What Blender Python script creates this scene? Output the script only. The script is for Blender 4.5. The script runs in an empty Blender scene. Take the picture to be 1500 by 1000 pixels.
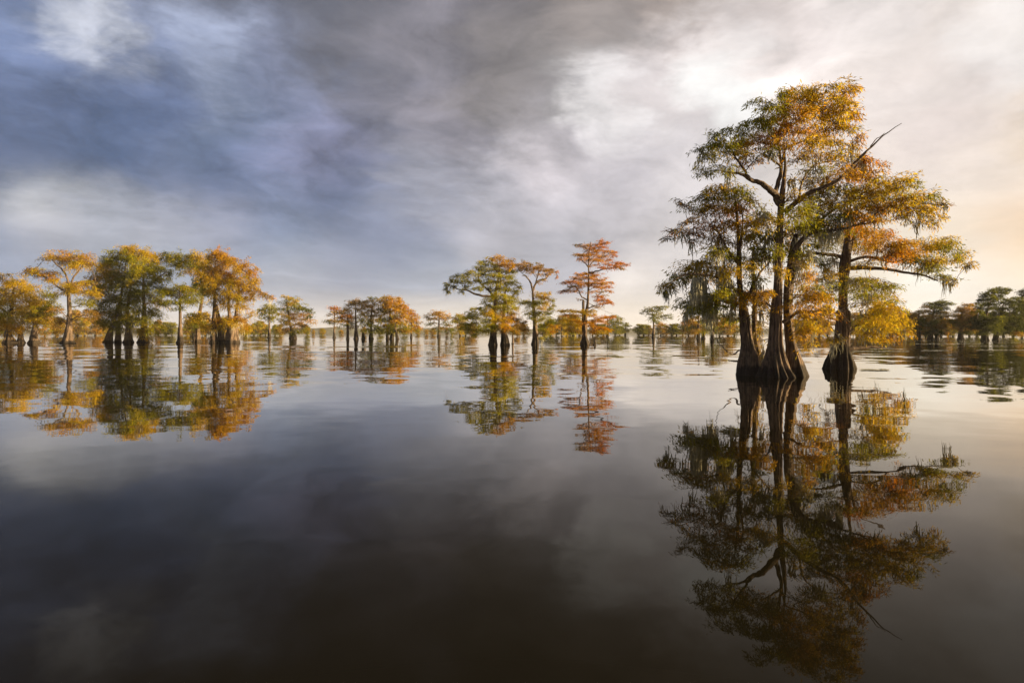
import bpy, math
import numpy as np
from mathutils import Vector

R = math.radians
scene = bpy.context.scene
COL = scene.collection

# ------------------------------------------------------------------ camera
CAM_H = 1.7
HZ = 486.0            # row of the horizon in the 1500 x 1000 photograph
cam_d = bpy.data.cameras.new("camera")
cam = bpy.data.objects.new("camera", cam_d)
COL.objects.link(cam)
cam.location = (0, 0, CAM_H)
cam.rotation_euler = (R(90), 0, 0)
cam_d.sensor_width = 36
cam_d.lens = 24
cam_d.shift_y = -(500 - HZ) / 1500.0
cam_d.clip_start = 0.1
cam_d.clip_end = 20000
scene.camera = cam

# ------------------------------------------------------------------ exposure
scene.view_settings.view_transform = 'Standard'
scene.view_settings.look = 'None'
scene.view_settings.exposure = 1.7
scene.view_settings.gamma = 1
EXPO = 2 ** 1.7
scene.cycles.max_bounces = 8
scene.cycles.diffuse_bounces = 2
scene.cycles.glossy_bounces = 3
scene.cycles.transmission_bounces = 4
scene.cycles.transparent_max_bounces = 8
scene.cycles.volume_bounces = 0
scene.cycles.use_denoising = True

# ------------------------------------------------------------------ sun
SUN_AZ = 100.0         # degrees clockwise from straight ahead
SUN_EL = 9.5
sd = bpy.data.lights.new("sun", 'SUN')
sd.energy = 5.0
sd.angle = R(0.6)
sd.color = (1.0, 0.75, 0.41)
sun = bpy.data.objects.new("sun", sd)
COL.objects.link(sun)
sv = Vector((math.sin(R(SUN_AZ)) * math.cos(R(SUN_EL)), math.cos(R(SUN_AZ)) * math.cos(R(SUN_EL)), math.sin(R(SUN_EL))))
sun.rotation_euler = sv.to_track_quat('Z', 'Y').to_euler()

# ------------------------------------------------------------------ world: clouds over a physical sky
def s2l(c):
    c = np.asarray(c, float) / 255.0
    return np.where(c <= 0.04045, c / 12.92, ((c + 0.055) / 1.055) ** 2.4)

def pdir(px, py):
    v = Vector(((px - 750) / 1000.0, 1.0, (HZ - py) / 1000.0))
    return v.normalized()

def adir(az, el):
    return Vector((math.sin(R(az)) * math.cos(R(el)), math.cos(R(az)) * math.cos(R(el)), math.sin(R(el))))

world = bpy.data.worlds.new("World")
scene.world = world
world.use_nodes = True
nt = world.node_tree
nt.nodes.clear()

class NG:
    """small helper to write node expressions"""
    def __init__(s, nt):
        s.nt = nt
    def put(s, node, i, v):
        if v is None:
            return
        if isinstance(v, bpy.types.NodeSocket):
            s.nt.links.new(v, node.inputs[i])
        else:
            node.inputs[i].default_value = v
    def m(s, op, a, b=None, c=None, clamp=False):
        n = s.nt.nodes.new('ShaderNodeMath'); n.operation = op; n.use_clamp = clamp
        s.put(n, 0, a); s.put(n, 1, b); s.put(n, 2, c)
        return n.outputs[0]
    def v(s, op, a, b=None, c=None, out=0):
        n = s.nt.nodes.new('ShaderNodeVectorMath'); n.operation = op
        s.put(n, 0, a); s.put(n, 1, b)
        if c is not None:
            s.put(n, 3 if op == 'SCALE' else 2, c)
        return n.outputs['Value'] if op in ('DOT_PRODUCT', 'LENGTH') else n.outputs[0]
    def noise(s, vec, scale, detail=5, rough=0.55, dist=0.0, color=False):
        n = s.nt.nodes.new('ShaderNodeTexNoise')
        s.put(n, 'Vector', vec)
        n.inputs['Scale'].default_value = scale; n.inputs['Detail'].default_value = detail
        n.inputs['Roughness'].default_value = rough; n.inputs['Distortion'].default_value = dist
        return n.outputs['Color'] if color else n.outputs['Fac']
    def ramp(s, f, a, b, lo=0.0, hi=1.0, smooth=True):
        n = s.nt.nodes.new('ShaderNodeMapRange'); n.interpolation_type = 'SMOOTHSTEP' if smooth else 'LINEAR'
        s.put(n, 0, f); s.put(n, 1, a); s.put(n, 2, b); s.put(n, 3, lo); s.put(n, 4, hi)
        return n.outputs[0]
    def mix(s, f, a, b, mode='MIX'):
        n = s.nt.nodes.new('ShaderNodeMix'); n.data_type = 'RGBA'; n.blend_type = mode
        s.put(n, 0, f); s.put(n, 6, a); s.put(n, 7, b)
        return n.outputs[2]
    def comb(s, x, y, z):
        n = s.nt.nodes.new('ShaderNodeCombineXYZ')
        s.put(n, 0, x); s.put(n, 1, y); s.put(n, 2, z)
        return n.outputs[0]
    def sep(s, v_):
        n = s.nt.nodes.new('ShaderNodeSeparateXYZ'); s.put(n, 0, v_)
        return n.outputs

W = NG(nt)
tc = nt.nodes.new('ShaderNodeTexCoord')
d = tc.outputs['Generated']
sp = W.sep(d)
# a cloud deck: the view direction laid out on a plane overhead, stretched along the wind
zz = W.m('MAXIMUM', sp[2], 0.0)
inv = W.m('DIVIDE', 1.0, W.m('ADD', zz, 0.16))
qx = W.m('MULTIPLY', sp[0], inv)
qy = W.m('MULTIPLY', sp[1], inv)
WIND = R(28)
along = W.m('ADD', W.m('MULTIPLY', qx, math.sin(WIND)), W.m('MULTIPLY', qy, math.cos(WIND)))
cross = W.m('SUBTRACT', W.m('MULTIPLY', qx, math.cos(WIND)), W.m('MULTIPLY', qy, math.sin(WIND)))
q = W.comb(W.m('MULTIPLY', along, 0.85), cross, 3.7)
dq = W.v('MULTIPLY', d, (1.0, 1.0, 2.0))
wA = W.noise(dq, 2.6, 5, 0.55, 0.3, color=True)
wA = W.v('SUBTRACT', wA, (0.5, 0.5, 0.5))
wB = W.noise(W.v('MULTIPLY', q, (0.8, 1.0, 1.0)), 3.0, 6, 0.58, 0.3, color=True)
wB = W.v('SUBTRACT', wB, (0.5, 0.5, 0.5))
wC = W.v('SUBTRACT', W.noise(W.v('MULTIPLY', d, (1.0, 1.0, 2.6)), 7.5, 6, 0.62, 0.3, color=True), (0.5, 0.5, 0.5))
warp = W.v('ADD', W.v("SCALE", wA, c=0.22), W.v("ADD", W.v("SCALE", wB, c=0.04), W.v("SCALE", wC, c=0.12)))
# warp fades towards the horizon where the deck is seen edge-on
wf = W.ramp(sp[2], 0.0, 0.35, 0.25, 1.0)
warp = W.v('MULTIPLY', W.v('SCALE', warp, c=wf), (1.3, 1.0, 0.8))
dw = W.v('NORMALIZE', W.v('ADD', d, warp))

# colour of the cloud deck by direction: (column, row, displayed colour, tightness, weight)
SEEN = [
 (30,30,(130,143,174),250,1),(130,50,(202,205,220),700,1.3),(290,80,(167,175,199),450,1),(60,150,(105,119,150),250,1),(150,205,(88,105,136),260,1.2),(215,120,(122,134,164),300,.8),
 (240,262,(122,133,160),300,1),(440,30,(120,123,138),260,1),(410,110,(128,135,160),260,1),(460,230,(122,127,152),260,1),(400,290,(132,143,170),300,1),(330,180,(117,129,155),260,1),(350,262,(112,124,154),350,1),(500,292,(118,128,154),350,1),(520,372,(158,164,182),450,1),(340,332,(164,169,188),500,1),
 (60,290,(195,193,199),650,1.2),(150,300,(188,188,196),650,1.1),(70,340,(178,178,187),450,1),(240,325,(172,176,190),450,1),(20,390,(165,172,190),400,1),(15,235,(100,114,146),400,1),(140,262,(108,122,152),450,1),
 (430,400,(177,181,193),350,1),(300,390,(172,178,192),350,1),(160,350,(172,176,188),350,1),(570,340,(146,153,175),300,1),(420,345,(142,152,174),350,1),(600,425,(186,188,196),250,1),(60,430,(190,192,200),250,1),(300,430,(190,192,200),250,1),
 (610,260,(160,162,176),300,1),(540,160,(130,131,146),260,1),(600,60,(136,134,143),220,1),(520,40,(122,122,132),260,1),(650,190,(143,141,151),280,1),(750,120,(148,143,144),280,1.1),
 (700,40,(134,130,134),260,1),(780,60,(142,137,138),260,1),(870,50,(168,160,158),350,1.1),(860,125,(176,170,170),450,1),(990,30,(200,190,186),400,1.1),(940,70,(178,170,168),400,1),(720,300,(182,181,190),300,1),(770,265,(208,203,209),500,1),(800,200,(186,181,186),350,1),
 (890,310,(202,198,203),260,1),(910,165,(234,229,229),500,1.2),(985,120,(236,230,229),400,1),(900,235,(210,205,209),320,1),(1065,130,(254,252,250),700,1.4),(1050,80,(246,240,238),600,1.2),(1120,20,(214,205,202),400,1),(1190,60,(244,234,231),260,1),(1300,100,(238,228,223),240,1),
 (1360,155,(232,221,216),260,1),(1470,50,(246,239,235),240,1),(1410,240,(243,230,221),240,1),(1480,310,(242,222,202),300,1),(1490,358,(252,224,186),450,1.2),(1450,405,(253,240,224),350,1),(1360,430,(258,250,236),500,1.4),(1490,435,(256,244,224),400,1),(1250,20,(230,222,219),260,.9),
 (1020,260,(226,220,221),200,1),(990,390,(224,217,214),240,1),(800,390,(190,189,196),260,1),(940,425,(234,225,217),500,1),(1100,430,(248,238,226),300,1),(1200,330,(238,228,219),160,.8),(1330,330,(244,231,215),200,1),(1400,345,(246,230,209),300,1),(1300,390,(247,234,214),300,1),(1465,230,(243,228,213),300,1),
]
SOLVED = [[0.1907,0.244,0.4191],[0.8859,0.899,0.9696],[0.5796,0.643,0.8567],[0.193,0.2379,0.4211],[0.0439,0.0724,0.1549],[0.2159,0.2712,0.4862],[0.1658,0.192,0.3112],[0.1389,0.1372,0.1647],[0.3238,0.3568,0.5273],[0.2919,0.2906,0.4497],[0.3314,0.3883,0.6004],[0.1208,0.1576,0.2596],[0.1047,0.1343,0.2621],[0.1567,0.1942,0.3317],[0.3625,0.3756,0.472],[0.4307,0.4193,0.5093],[0.8186,0.7999,0.8028],[0.7543,0.7543,0.828],[0.3076,0.2838,0.3183],[0.5932,0.5806,0.6521],[0.2844,0.3212,0.4737],[0.0573,0.0757,0.1716],[0.0675,0.0876,0.1944],[0.4872,0.4917,0.568],[0.3898,0.4243,0.544],[0.3492,0.3623,0.4433],[0.2066,0.2303,0.349],[0.2035,0.2403,0.3438],[0.4605,0.4799,0.5616],[0.4189,0.4556,0.5632],[0.3983,0.4231,0.5108],[0.4005,0.3984,0.4737],[0.2048,0.2011,0.2637],[0.2614,0.2409,0.2705],[0.1601,0.1509,0.1709],[0.2856,0.2604,0.2969],[0.2339,0.2057,0.1961],[0.1336,0.1212,0.1344],[0.2064,0.1848,0.1849],[0.423,0.3625,0.334],[0.1954,0.1809,0.1809],[0.59,0.4818,0.4228],[0.2003,0.1809,0.1762],[0.5289,0.508,0.5652],[0.76,0.6928,0.7196],[0.408,0.3746,0.3944],[0.5711,0.5342,0.5659],[1.0145,0.9714,0.9585],[0.7448,0.6726,0.6632],[0.5557,0.512,0.5386],[0.9787,0.9683,0.9418],[1.0181,0.9334,0.9069],[0.6936,0.6084,0.5718],[1.3103,1.1745,1.1308],[0.8705,0.7806,0.7325],[0.7617,0.6628,0.6287],[0.9982,0.9638,0.9565],[0.8896,0.7938,0.7732],[0.7594,0.6199,0.5437],[1.0357,0.6293,0.2582],[1.0128,0.9451,0.9438],[1.2169,1.2113,1.1448],[1.155,1.1067,0.918],[0.8351,0.7761,0.7449],[0.6834,0.6325,0.6355],[0.7774,0.7129,0.7057],[0.495,0.4804,0.5351],[0.8388,0.76,0.7064],[0.94,0.8575,0.782],[0.8288,0.7509,0.7137],[0.9383,0.8363,0.7366],[0.9588,0.7912,0.5958],[0.9281,0.7766,0.5908],[0.9616,0.8127,0.6413]]
UNSEEN = [
 (adir(58, 6), (255,205,140), 30, 1.6), (adir(74, 9), (255,232,180), 60, 2.0), (adir(70, 30), (235,215,195), 14, 1.2),
 (adir(0, 60), (125,122,126), 14, 1.2), (adir(20, 38), (165,158,155), 50, .9), (adir(-25, 38), (96,98,110), 50, 1.2), (adir(-80, 15), (115,128,160), 8, 1.2), (adir(180, 20), (120,130,155), 5, 1.5),
 (adir(120, 20), (190,180,172), 8, 1), (adir(0, 88), (125,126,136), 10, 1),
]

CTRL = []
for i_, (px, py, c, k, wt) in enumerate(SEEN):
    lin = np.asarray(SOLVED[i_], float) if SOLVED else s2l(c)
    CTRL.append((pdir(px, py), lin, k * 2.3, wt))
for dr, c, k, wt in UNSEEN:
    CTRL.append((dr, s2l(c), k, wt))
acc = None; wac = None
for dr, lc, k, wt in CTRL:
    t = W.v('DOT_PRODUCT', dw, tuple(dr))
    e = W.m('EXPONENT', W.m('MULTIPLY_ADD', t, k, -k + math.log(wt)))
    cc = W.v('SCALE', tuple(lc), c=e)
    acc = cc if acc is None else W.v('ADD', acc, cc)
    wac = e if wac is None else W.m('ADD', wac, e)
base = W.v('DIVIDE', acc, W.comb(wac, wac, wac))
# the brighter clear band low over the horizon
hx = W.ramp(sp[0], -0.5, 0.25, 0.0, 1.0)
hcol = W.mix(hx, tuple(s2l((214, 207, 204))) + (1,), tuple(s2l((254, 240, 225))) + (1,))
hn = W.m('MULTIPLY', W.m('SUBTRACT', W.noise(W.v('MULTIPLY', d, (1.6, 1.6, 9.0)), 2.0, 4, 0.6), 0.5), 0.03)
hf = W.ramp(W.m('ADD', sp[2], hn), 0.020, 0.066, 0.88, 0.0)
base = W.mix(hf, base, hcol)
# texture of the deck: broad billows, fine wisps, and thin layered streaks low down
q2 = W.v('ADD', q, W.v('SCALE', wA, c=0.55))
n1 = W.noise(W.v('ADD', dq, W.v('SCALE', wA, c=0.30)), 5.0, 9, 0.60, 0.25)
n2 = W.noise(W.v('MULTIPLY', q2, (0.8, 1.25, 1.0)), 5.0, 6, 0.6, 0.3)
n1c = W.m('SUBTRACT', n1, 0.5)
n2c = W.m('SUBTRACT', n2, 0.5)
lay = W.noise(W.v('ADD', W.v('MULTIPLY', d, (2.6, 2.6, 19.0)), W.v('SCALE', wA, c=1.6)), 1.0, 7, 0.58, 0.3)
layc = W.m('MULTIPLY', W.m('SUBTRACT', lay, 0.5), W.ramp(sp[2], 0.05, 0.34, 0.85, 0.15))
right = W.ramp(sp[0], -0.1, 0.45, 1.0, 0.5)
det = W.m('MULTIPLY', W.m('ADD', W.m('MULTIPLY', n1c, 2.2), W.m("MULTIPLY", n2c, 0.5)), W.ramp(sp[2], 0.03, 0.25, 0.25, 1.0))
det = W.m('MULTIPLY', W.m('ADD', det, layc), right)
gain = W.m('MAXIMUM', W.m('ADD', 1.0, det), 0.15)
cloud = W.v('SCALE', base, c=gain)
sky = nt.nodes.new('ShaderNodeTexSky')
sky.sky_type = 'NISHITA'
sky.sun_disc = False
sky.sun_elevation = R(SUN_EL)
sky.sun_rotation = R(SUN_AZ)
skyc = W.v('SCALE', sky.outputs[0], c=0.08)
cloud = W.v('SCALE', cloud, c=1.0 / EXPO)
allc = W.mix(0.94, skyc, cloud)
bg = nt.nodes.new('ShaderNodeBackground')
nt.links.new(allc, bg.inputs[0]); bg.inputs[1].default_value = 1.0
wo = nt.nodes.new('ShaderNodeOutputWorld')
nt.links.new(bg.outputs[0], wo.inputs[0])

# ------------------------------------------------------------------ materials
def new_mat(name):
    m = bpy.data.materials.new(name); m.use_nodes = True
    m.node_tree.nodes.clear()
    return m, NG(m.node_tree)

def out(m, sh):
    o = m.node_tree.nodes.new('ShaderNodeOutputMaterial')
    m.node_tree.links.new(sh, o.inputs[0])

def leaf_mat():
    m, g = new_mat('foliage')
    a = m.node_tree.nodes.new('ShaderNodeAttribute'); a.attribute_name = 'tint'
    df = m.node_tree.nodes.new('ShaderNodeBsdfDiffuse'); tr = m.node_tree.nodes.new('ShaderNodeBsdfTranslucent')
    m.node_tree.links.new(a.outputs['Color'], df.inputs[0])
    m.node_tree.links.new(a.outputs['Color'], tr.inputs[0])
    mx = m.node_tree.nodes.new('ShaderNodeMixShader'); mx.inputs[0].default_value = 0.55
    m.node_tree.links.new(df.outputs[0], mx.inputs[1]); m.node_tree.links.new(tr.outputs[0], mx.inputs[2])
    out(m, mx.outputs[0])
    return m

def bark_mat(name, wet=True, base=(0.175, 0.120, 0.080), dark=(0.034, 0.024, 0.017)):
    m, g = new_mat(name)
    t = m.node_tree.nodes.new('ShaderNodeTexCoord').outputs['Object']
    st = g.noise(g.v('MULTIPLY', t, (9, 9, 0.9)), 1.6, 6, 0.65, 0.3)
    bl = g.noise(t, 1.3, 4, 0.6)
    f = g.ramp(g.m('ADD', g.m('MULTIPLY', st, 0.75), g.m('MULTIPLY', bl, 0.35)), 0.42, 0.70)
    c = g.mix(f, dark + (1,), base + (1,))
    moss = g.ramp(g.noise(t, 2.4, 5, 0.6), 0.60, 0.72)
    c = g.mix(g.m('MULTIPLY', moss, 0.35), c, (0.10, 0.105, 0.05, 1))
    if wet:
        z = g.sep(t)[2]
        at = m.node_tree.nodes.new('ShaderNodeAttribute'); at.attribute_type = 'OBJECT'; at.attribute_name = 'stain_height'
        zn = g.m('ADD', z, g.m('MULTIPLY', g.m('SUBTRACT', st, 0.5), 0.55))
        w = g.m('DIVIDE', zn, g.m('MAXIMUM', at.outputs['Fac'], 0.05))
        wf = g.ramp(w, 0.75, 1.15, 0.86, 0.0)
        c = g.mix(wf, c, (0.018, 0.014, 0.010, 1))
    b = m.node_tree.nodes.new('ShaderNodeBump'); b.inputs['Strength'].default_value = 0.8; b.inputs['Distance'].default_value = 0.05
    m.node_tree.links.new(st, b.inputs['Height'])
    p = m.node_tree.nodes.new('ShaderNodeBsdfPrincipled'); p.inputs['Roughness'].default_value = 0.85
    p.inputs['Specular IOR Level'].default_value = 0.2
    m.node_tree.links.new(c, p.inputs['Base Color']); m.node_tree.links.new(b.outputs[0], p.inputs['Normal'])
    out(m, p.outputs[0])
    return m

def water_mat():
    m, g = new_mat('lake_water')
    t = m.node_tree.nodes.new('ShaderNodeTexCoord').outputs['Object']
    def slope(scale, sx, sy, detail=2, rough=0.5):
        n = g.noise(g.v('MULTIPLY', t, (sx, sy, 1.0)), scale, detail, rough, 0.0, color=True)
        return g.v('SUBTRACT', n, (0.5, 0.5, 0.5))
    patch = g.ramp(g.noise(g.v('MULTIPLY', t, (0.35, 1.0, 1.0)), 0.06, 3, 0.5), 0.40, 0.62, 0.5, 1.0)
    far = g.ramp(g.sep(t)[1], 12.0, 55.0, 0.45, 1.0)
    far2 = g.ramp(g.sep(t)[1], 90.0, 300.0, 1.0, 0.45)
    amp = g.m('MULTIPLY', g.m('MULTIPLY', patch, far), far2)
    yy = g.sep(t)[1]
    s = g.v('ADD', g.v('SCALE', slope(0.17, 0.6, 1.0, 2), c=0.070), g.v('SCALE', slope(0.5, 0.75, 1.0, 2), c=0.076))
    s = g.v('ADD', s, g.v('SCALE', slope(1.3, 0.8, 1.0, 2), c=g.ramp(yy, 20.0, 60.0, 0.068, 0.014)))
    s = g.v('ADD', s, g.v('SCALE', slope(5.0, 0.45, 1.0, 1), c=g.ramp(yy, 6.0, 22.0, 0.016, 0.0)))
    s = g.v('SCALE', s, c=amp)
    s = g.v('MULTIPLY', s, (0.55, 1.0, 0.0))
    nrm = g.v('NORMALIZE', g.v('ADD', s, (0, 0, 1)))
    fr = m.node_tree.nodes.new('ShaderNodeFresnel'); fr.inputs['IOR'].default_value = 1.333
    m.node_tree.links.new(nrm, fr.inputs['Normal'])
    k = g.m('MINIMUM', g.m('MULTIPLY', g.m('POWER', fr.outputs[0], 1.95), 2.65), 0.84)
    df = m.node_tree.nodes.new('ShaderNodeBsdfDiffuse'); df.inputs[0].default_value = (0.0090, 0.0074, 0.0034, 1)
    gl = m.node_tree.nodes.new('ShaderNodeBsdfGlossy'); gl.inputs['Roughness'].default_value = 0.012
    gl.inputs[0].default_value = (0.97, 0.94, 0.89, 1)
    m.node_tree.links.new(nrm, gl.inputs['Normal'])
    mx = m.node_tree.nodes.new('ShaderNodeMixShader')
    m.node_tree.links.new(k, mx.inputs[0]); m.node_tree.links.new(df.outputs[0], mx.inputs[1]); m.node_tree.links.new(gl.outputs[0], mx.inputs[2])
    out(m, mx.outputs[0])
    return m

def plain_mat(name, col, rough=0.9, nscale=3.0, var=0.4):
    m, g = new_mat(name)
    t = m.node_tree.nodes.new('ShaderNodeTexCoord').outputs['Object']
    n = g.noise(t, nscale, 5, 0.6)
    c = g.mix(g.ramp(n, 0.35, 0.65), tuple(x * (1 - var) for x in col) + (1,), tuple(min(1, x * (1 + var)) for x in col) + (1,))
    p = m.node_tree.nodes.new('ShaderNodeBsdfPrincipled'); p.inputs['Roughness'].default_value = rough
    m.node_tree.links.new(c, p.inputs['Base Color'])
    out(m, p.outputs[0])
    return m

M_LEAF = leaf_mat()
M_BARK = bark_mat('cypress_bark')
M_LIMB = bark_mat('limb_bark', wet=False, base=(0.15, 0.105, 0.072), dark=(0.045, 0.032, 0.023))
M_TWIG = bark_mat('dead_twig', wet=False, base=(0.30, 0.23, 0.16), dark=(0.12, 0.09, 0.06))
M_WATER = water_mat()
M_MOSS = plain_mat('spanish_moss', (0.40, 0.37, 0.25), 1.0, 6.0, 0.25)
M_SHORE = plain_mat('far_woods', (0.06, 0.065, 0.05), 1.0, 0.05, 0.35)
M_PAD = plain_mat('lily_leaf', (0.34, 0.33, 0.20), 0.45, 2.0, 0.3)
M_SCUM = plain_mat('driftwood', (0.20, 0.15, 0.10), 0.9, 4.0, 0.4)

# ------------------------------------------------------------------ mesh helpers
def mesh_obj(name, V, F, mat, parent=None, tint=None, smooth=False):
    V = np.ascontiguousarray(V, dtype=np.float32); F = np.ascontiguousarray(F, dtype=np.int32)
    me = bpy.data.meshes.new(name)
    k = F.shape[1]
    me.vertices.add(len(V)); me.vertices.foreach_set('co', V.ravel())
    me.loops.add(F.size); me.loops.foreach_set('vertex_index', F.ravel())
    me.polygons.add(len(F)); me.polygons.foreach_set('loop_start', np.arange(0, F.size, k, dtype=np.int32))
    if smooth:
        me.polygons.foreach_set('use_smooth', np.ones(len(F), dtype=bool))
    me.update(calc_edges=True)
    if tint is not None:
        a = me.attributes.new('tint', 'FLOAT_COLOR', 'POINT')
        c = np.ones((len(V), 4), dtype=np.float32); c[:, :3] = tint
        a.data.foreach_set('color', c.ravel())
    me.materials.append(mat)
    o = bpy.data.objects.new(name, me); COL.objects.link(o)
    if parent is not None:
        o.parent = parent
    return o

def tag(o, label=None, cat=None, group=None, kind=None):
    if label: o['label'] = label
    if cat: o['category'] = cat
    if group: o['group'] = group
    if kind: o['kind'] = kind
    return o

def empty(name, loc):
    e = bpy.data.objects.new(name, None); COL.objects.link(e); e.location = loc
    e.empty_display_size = 0.5
    return e

def nz(v):
    return v / np.maximum(np.linalg.norm(v, axis=-1, keepdims=True), 1e-9)

def tubes(P, Rd, S):
    """P (N,K,3) polylines, Rd (N,K) radii -> verts, quads"""
    N, K, _ = P.shape
    T = np.empty_like(P)
    T[:, 1:-1] = P[:, 2:] - P[:, :-2]; T[:, 0] = P[:, 1] - P[:, 0]; T[:, -1] = P[:, -1] - P[:, -2]
    T = nz(T)
    main = nz(P[:, -1] - P[:, 0])
    ref = np.where(np.abs(main[:, 2:3]) > 0.7, np.array([[1.0, 0, 0]]), np.array([[0, 0, 1.0]]))[:, None, :]
    A = nz(np.cross(T, np.broadcast_to(ref, T.shape))); B = np.cross(T, A)
    th = np.arange(S) * 2 * np.pi / S
    V = P[:, :, None, :] + Rd[:, :, None, None] * (A[:, :, None, :] * np.cos(th)[None, None, :, None] + B[:, :, None, :] * np.sin(th)[None, None, :, None])
    idx = np.arange(N * K * S).reshape(N, K, S)
    a = idx[:, :-1]; b = idx[:, 1:]
    F = np.stack([a, np.roll(a, -1, 2), np.roll(b, -1, 2), b], -1).reshape(-1, 4)
    return V.reshape(-1, 3), F

def join(parts):
    Vs, Fs, o = [], [], 0
    for V, F in parts:
        Vs.append(V); Fs.append(F + o); o += len(V)
    return np.concatenate(Vs), np.concatenate(Fs)

def resample(pts, n):
    """Catmull-Rom through rows of pts (any columns)"""
    pts = np.asarray(pts, float)
    if len(pts) == 2:
        t = np.linspace(0, 1, n)[:, None]
        return pts[0] * (1 - t) + pts[1] * t
    p = np.vstack([2 * pts[0] - pts[1], pts, 2 * pts[-1] - pts[-2]])
    seg = np.linalg.norm(np.diff(pts[:, :3], axis=0), axis=1); s = np.concatenate([[0], np.cumsum(seg)]); s /= s[-1]
    u = np.linspace(0, 1, n); i = np.clip(np.searchsorted(s, u, side='right') - 1, 0, len(pts) - 2)
    t = ((u - s[i]) / np.maximum(s[i + 1] - s[i], 1e-9))[:, None]
    p0, p1, p2, p3 = p[i], p[i + 1], p[i + 2], p[i + 3]
    return 0.5 * ((2 * p1) + (-p0 + p2) * t + (2 * p0 - 5 * p1 + 4 * p2 - p3) * t ** 2 + (-p0 + 3 * p1 - 3 * p2 + p3) * t ** 3)

def fluted_trunk(path, segs, rings, flute, rng, flare_h, nrib=9, cap=True):
    """path rows (x,y,z,r); flutes strongest at the base and fading by flare_h"""
    p = resample(path, rings)
    p[:, 3] = np.maximum(p[:, 3], 0.004)
    th = np.linspace(0, 2 * np.pi, segs, endpoint=False)
    z = p[:, 2]
    ph = rng.uniform(0, 6.28, 8)
    k1 = nrib; k2 = max(3, int(nrib * 0.6)); 
    fz = np.exp(-np.maximum(z, 0) / flare_h)[:, None]
    tw = 0.25 * np.sin(z * 0.9 + ph[6])[:, None]
    rib = np.abs(np.cos(0.5 * k1 * (th[None] + tw) + ph[0] + 0.9 * np.sin(th + ph[1])))        # rounded ribs, sharp valleys
    rib2 = np.cos(k2 * (th[None] + tw) + ph[2])
    mod = 1 + flute * (0.22 + 0.95 * fz) * (rib - 0.62) + 0.16 * (0.3 + fz) * rib2 * flute * 1.6
    mod += 0.035 * np.sin(13 * th + ph[3] + 1.3 * z[:, None]) + 0.02 * np.sin(23 * th + ph[4] - 2.1 * z[:, None])
    mod += 0.03 * np.sin(3 * th + z[:, None] * 2.7 + ph[5])
    lum_ = rng.normal(0, 1, (rings // 5 + 3, segs))
    lum_ = (lum_ + np.roll(lum_, 1, 1)) * 0.5
    zi = np.linspace(0, rings // 5 + 1.5, rings); z0 = zi.astype(int); zf = (zi - z0)[:, None]
    mod += 0.028 * (lum_[z0] * (1 - zf) + lum_[z0 + 1] * zf)
    mod += rng.normal(0, 0.010, mod.shape)
    rad = p[:, 3:4] * mod
    V = np.empty((rings, segs, 3))
    V[..., 0] = p[:, 0:1] + rad * np.cos(th); V[..., 1] = p[:, 1:2] + rad * np.sin(th); V[..., 2] = z[:, None]
    idx = np.arange(rings * segs).reshape(rings, segs)
    a = idx[:-1]; b = idx[1:]
    F = np.stack([a, np.roll(a, -1, 1), np.roll(b, -1, 1), b], -1).reshape(-1, 4)
    V = V.reshape(-1, 3)
    if cap:
        top = idx[-1]; c = len(V)
        V = np.vstack([V, p[-1, :3] - np.array([0, 0, p[-1, 3] * 0.3])])
        i = np.arange(0, segs, 1)
        Fc = np.stack([top[i], top[(i + 1) % segs], np.full(segs, c), np.full(segs, c)], -1)
        # quads with a doubled corner are not clean: pair the segments instead
        j = np.arange(0, segs - 1, 2)
        Fc = np.stack([top[j], top[(j + 1) % segs], top[(j + 2) % segs], np.full(len(j), c)], -1)
        F = np.vstack([F, Fc])
    return V, F

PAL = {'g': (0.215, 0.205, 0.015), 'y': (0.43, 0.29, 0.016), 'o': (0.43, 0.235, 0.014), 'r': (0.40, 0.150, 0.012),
       'l': (0.31, 0.285, 0.018), 'b': (0.27, 0.155, 0.028), 'd': (0.045, 0.050, 0.012), 'k': (0.125, 0.130, 0.015),  # d carries the right edge trees' backlit shade as leaf colour
       'O': (0.45, 0.205, 0.008), 'R': (0.41, 0.135, 0.005)}
NEAR_C = {'g': 'ylg', 'y': 'loy', 'o': 'yyr', 'r': 'oob', 'l': 'gy', 'b': 'og', 'd': 'dk', 'k': 'gd', 'O': 'RyO', 'R': 'OOb'}

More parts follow.
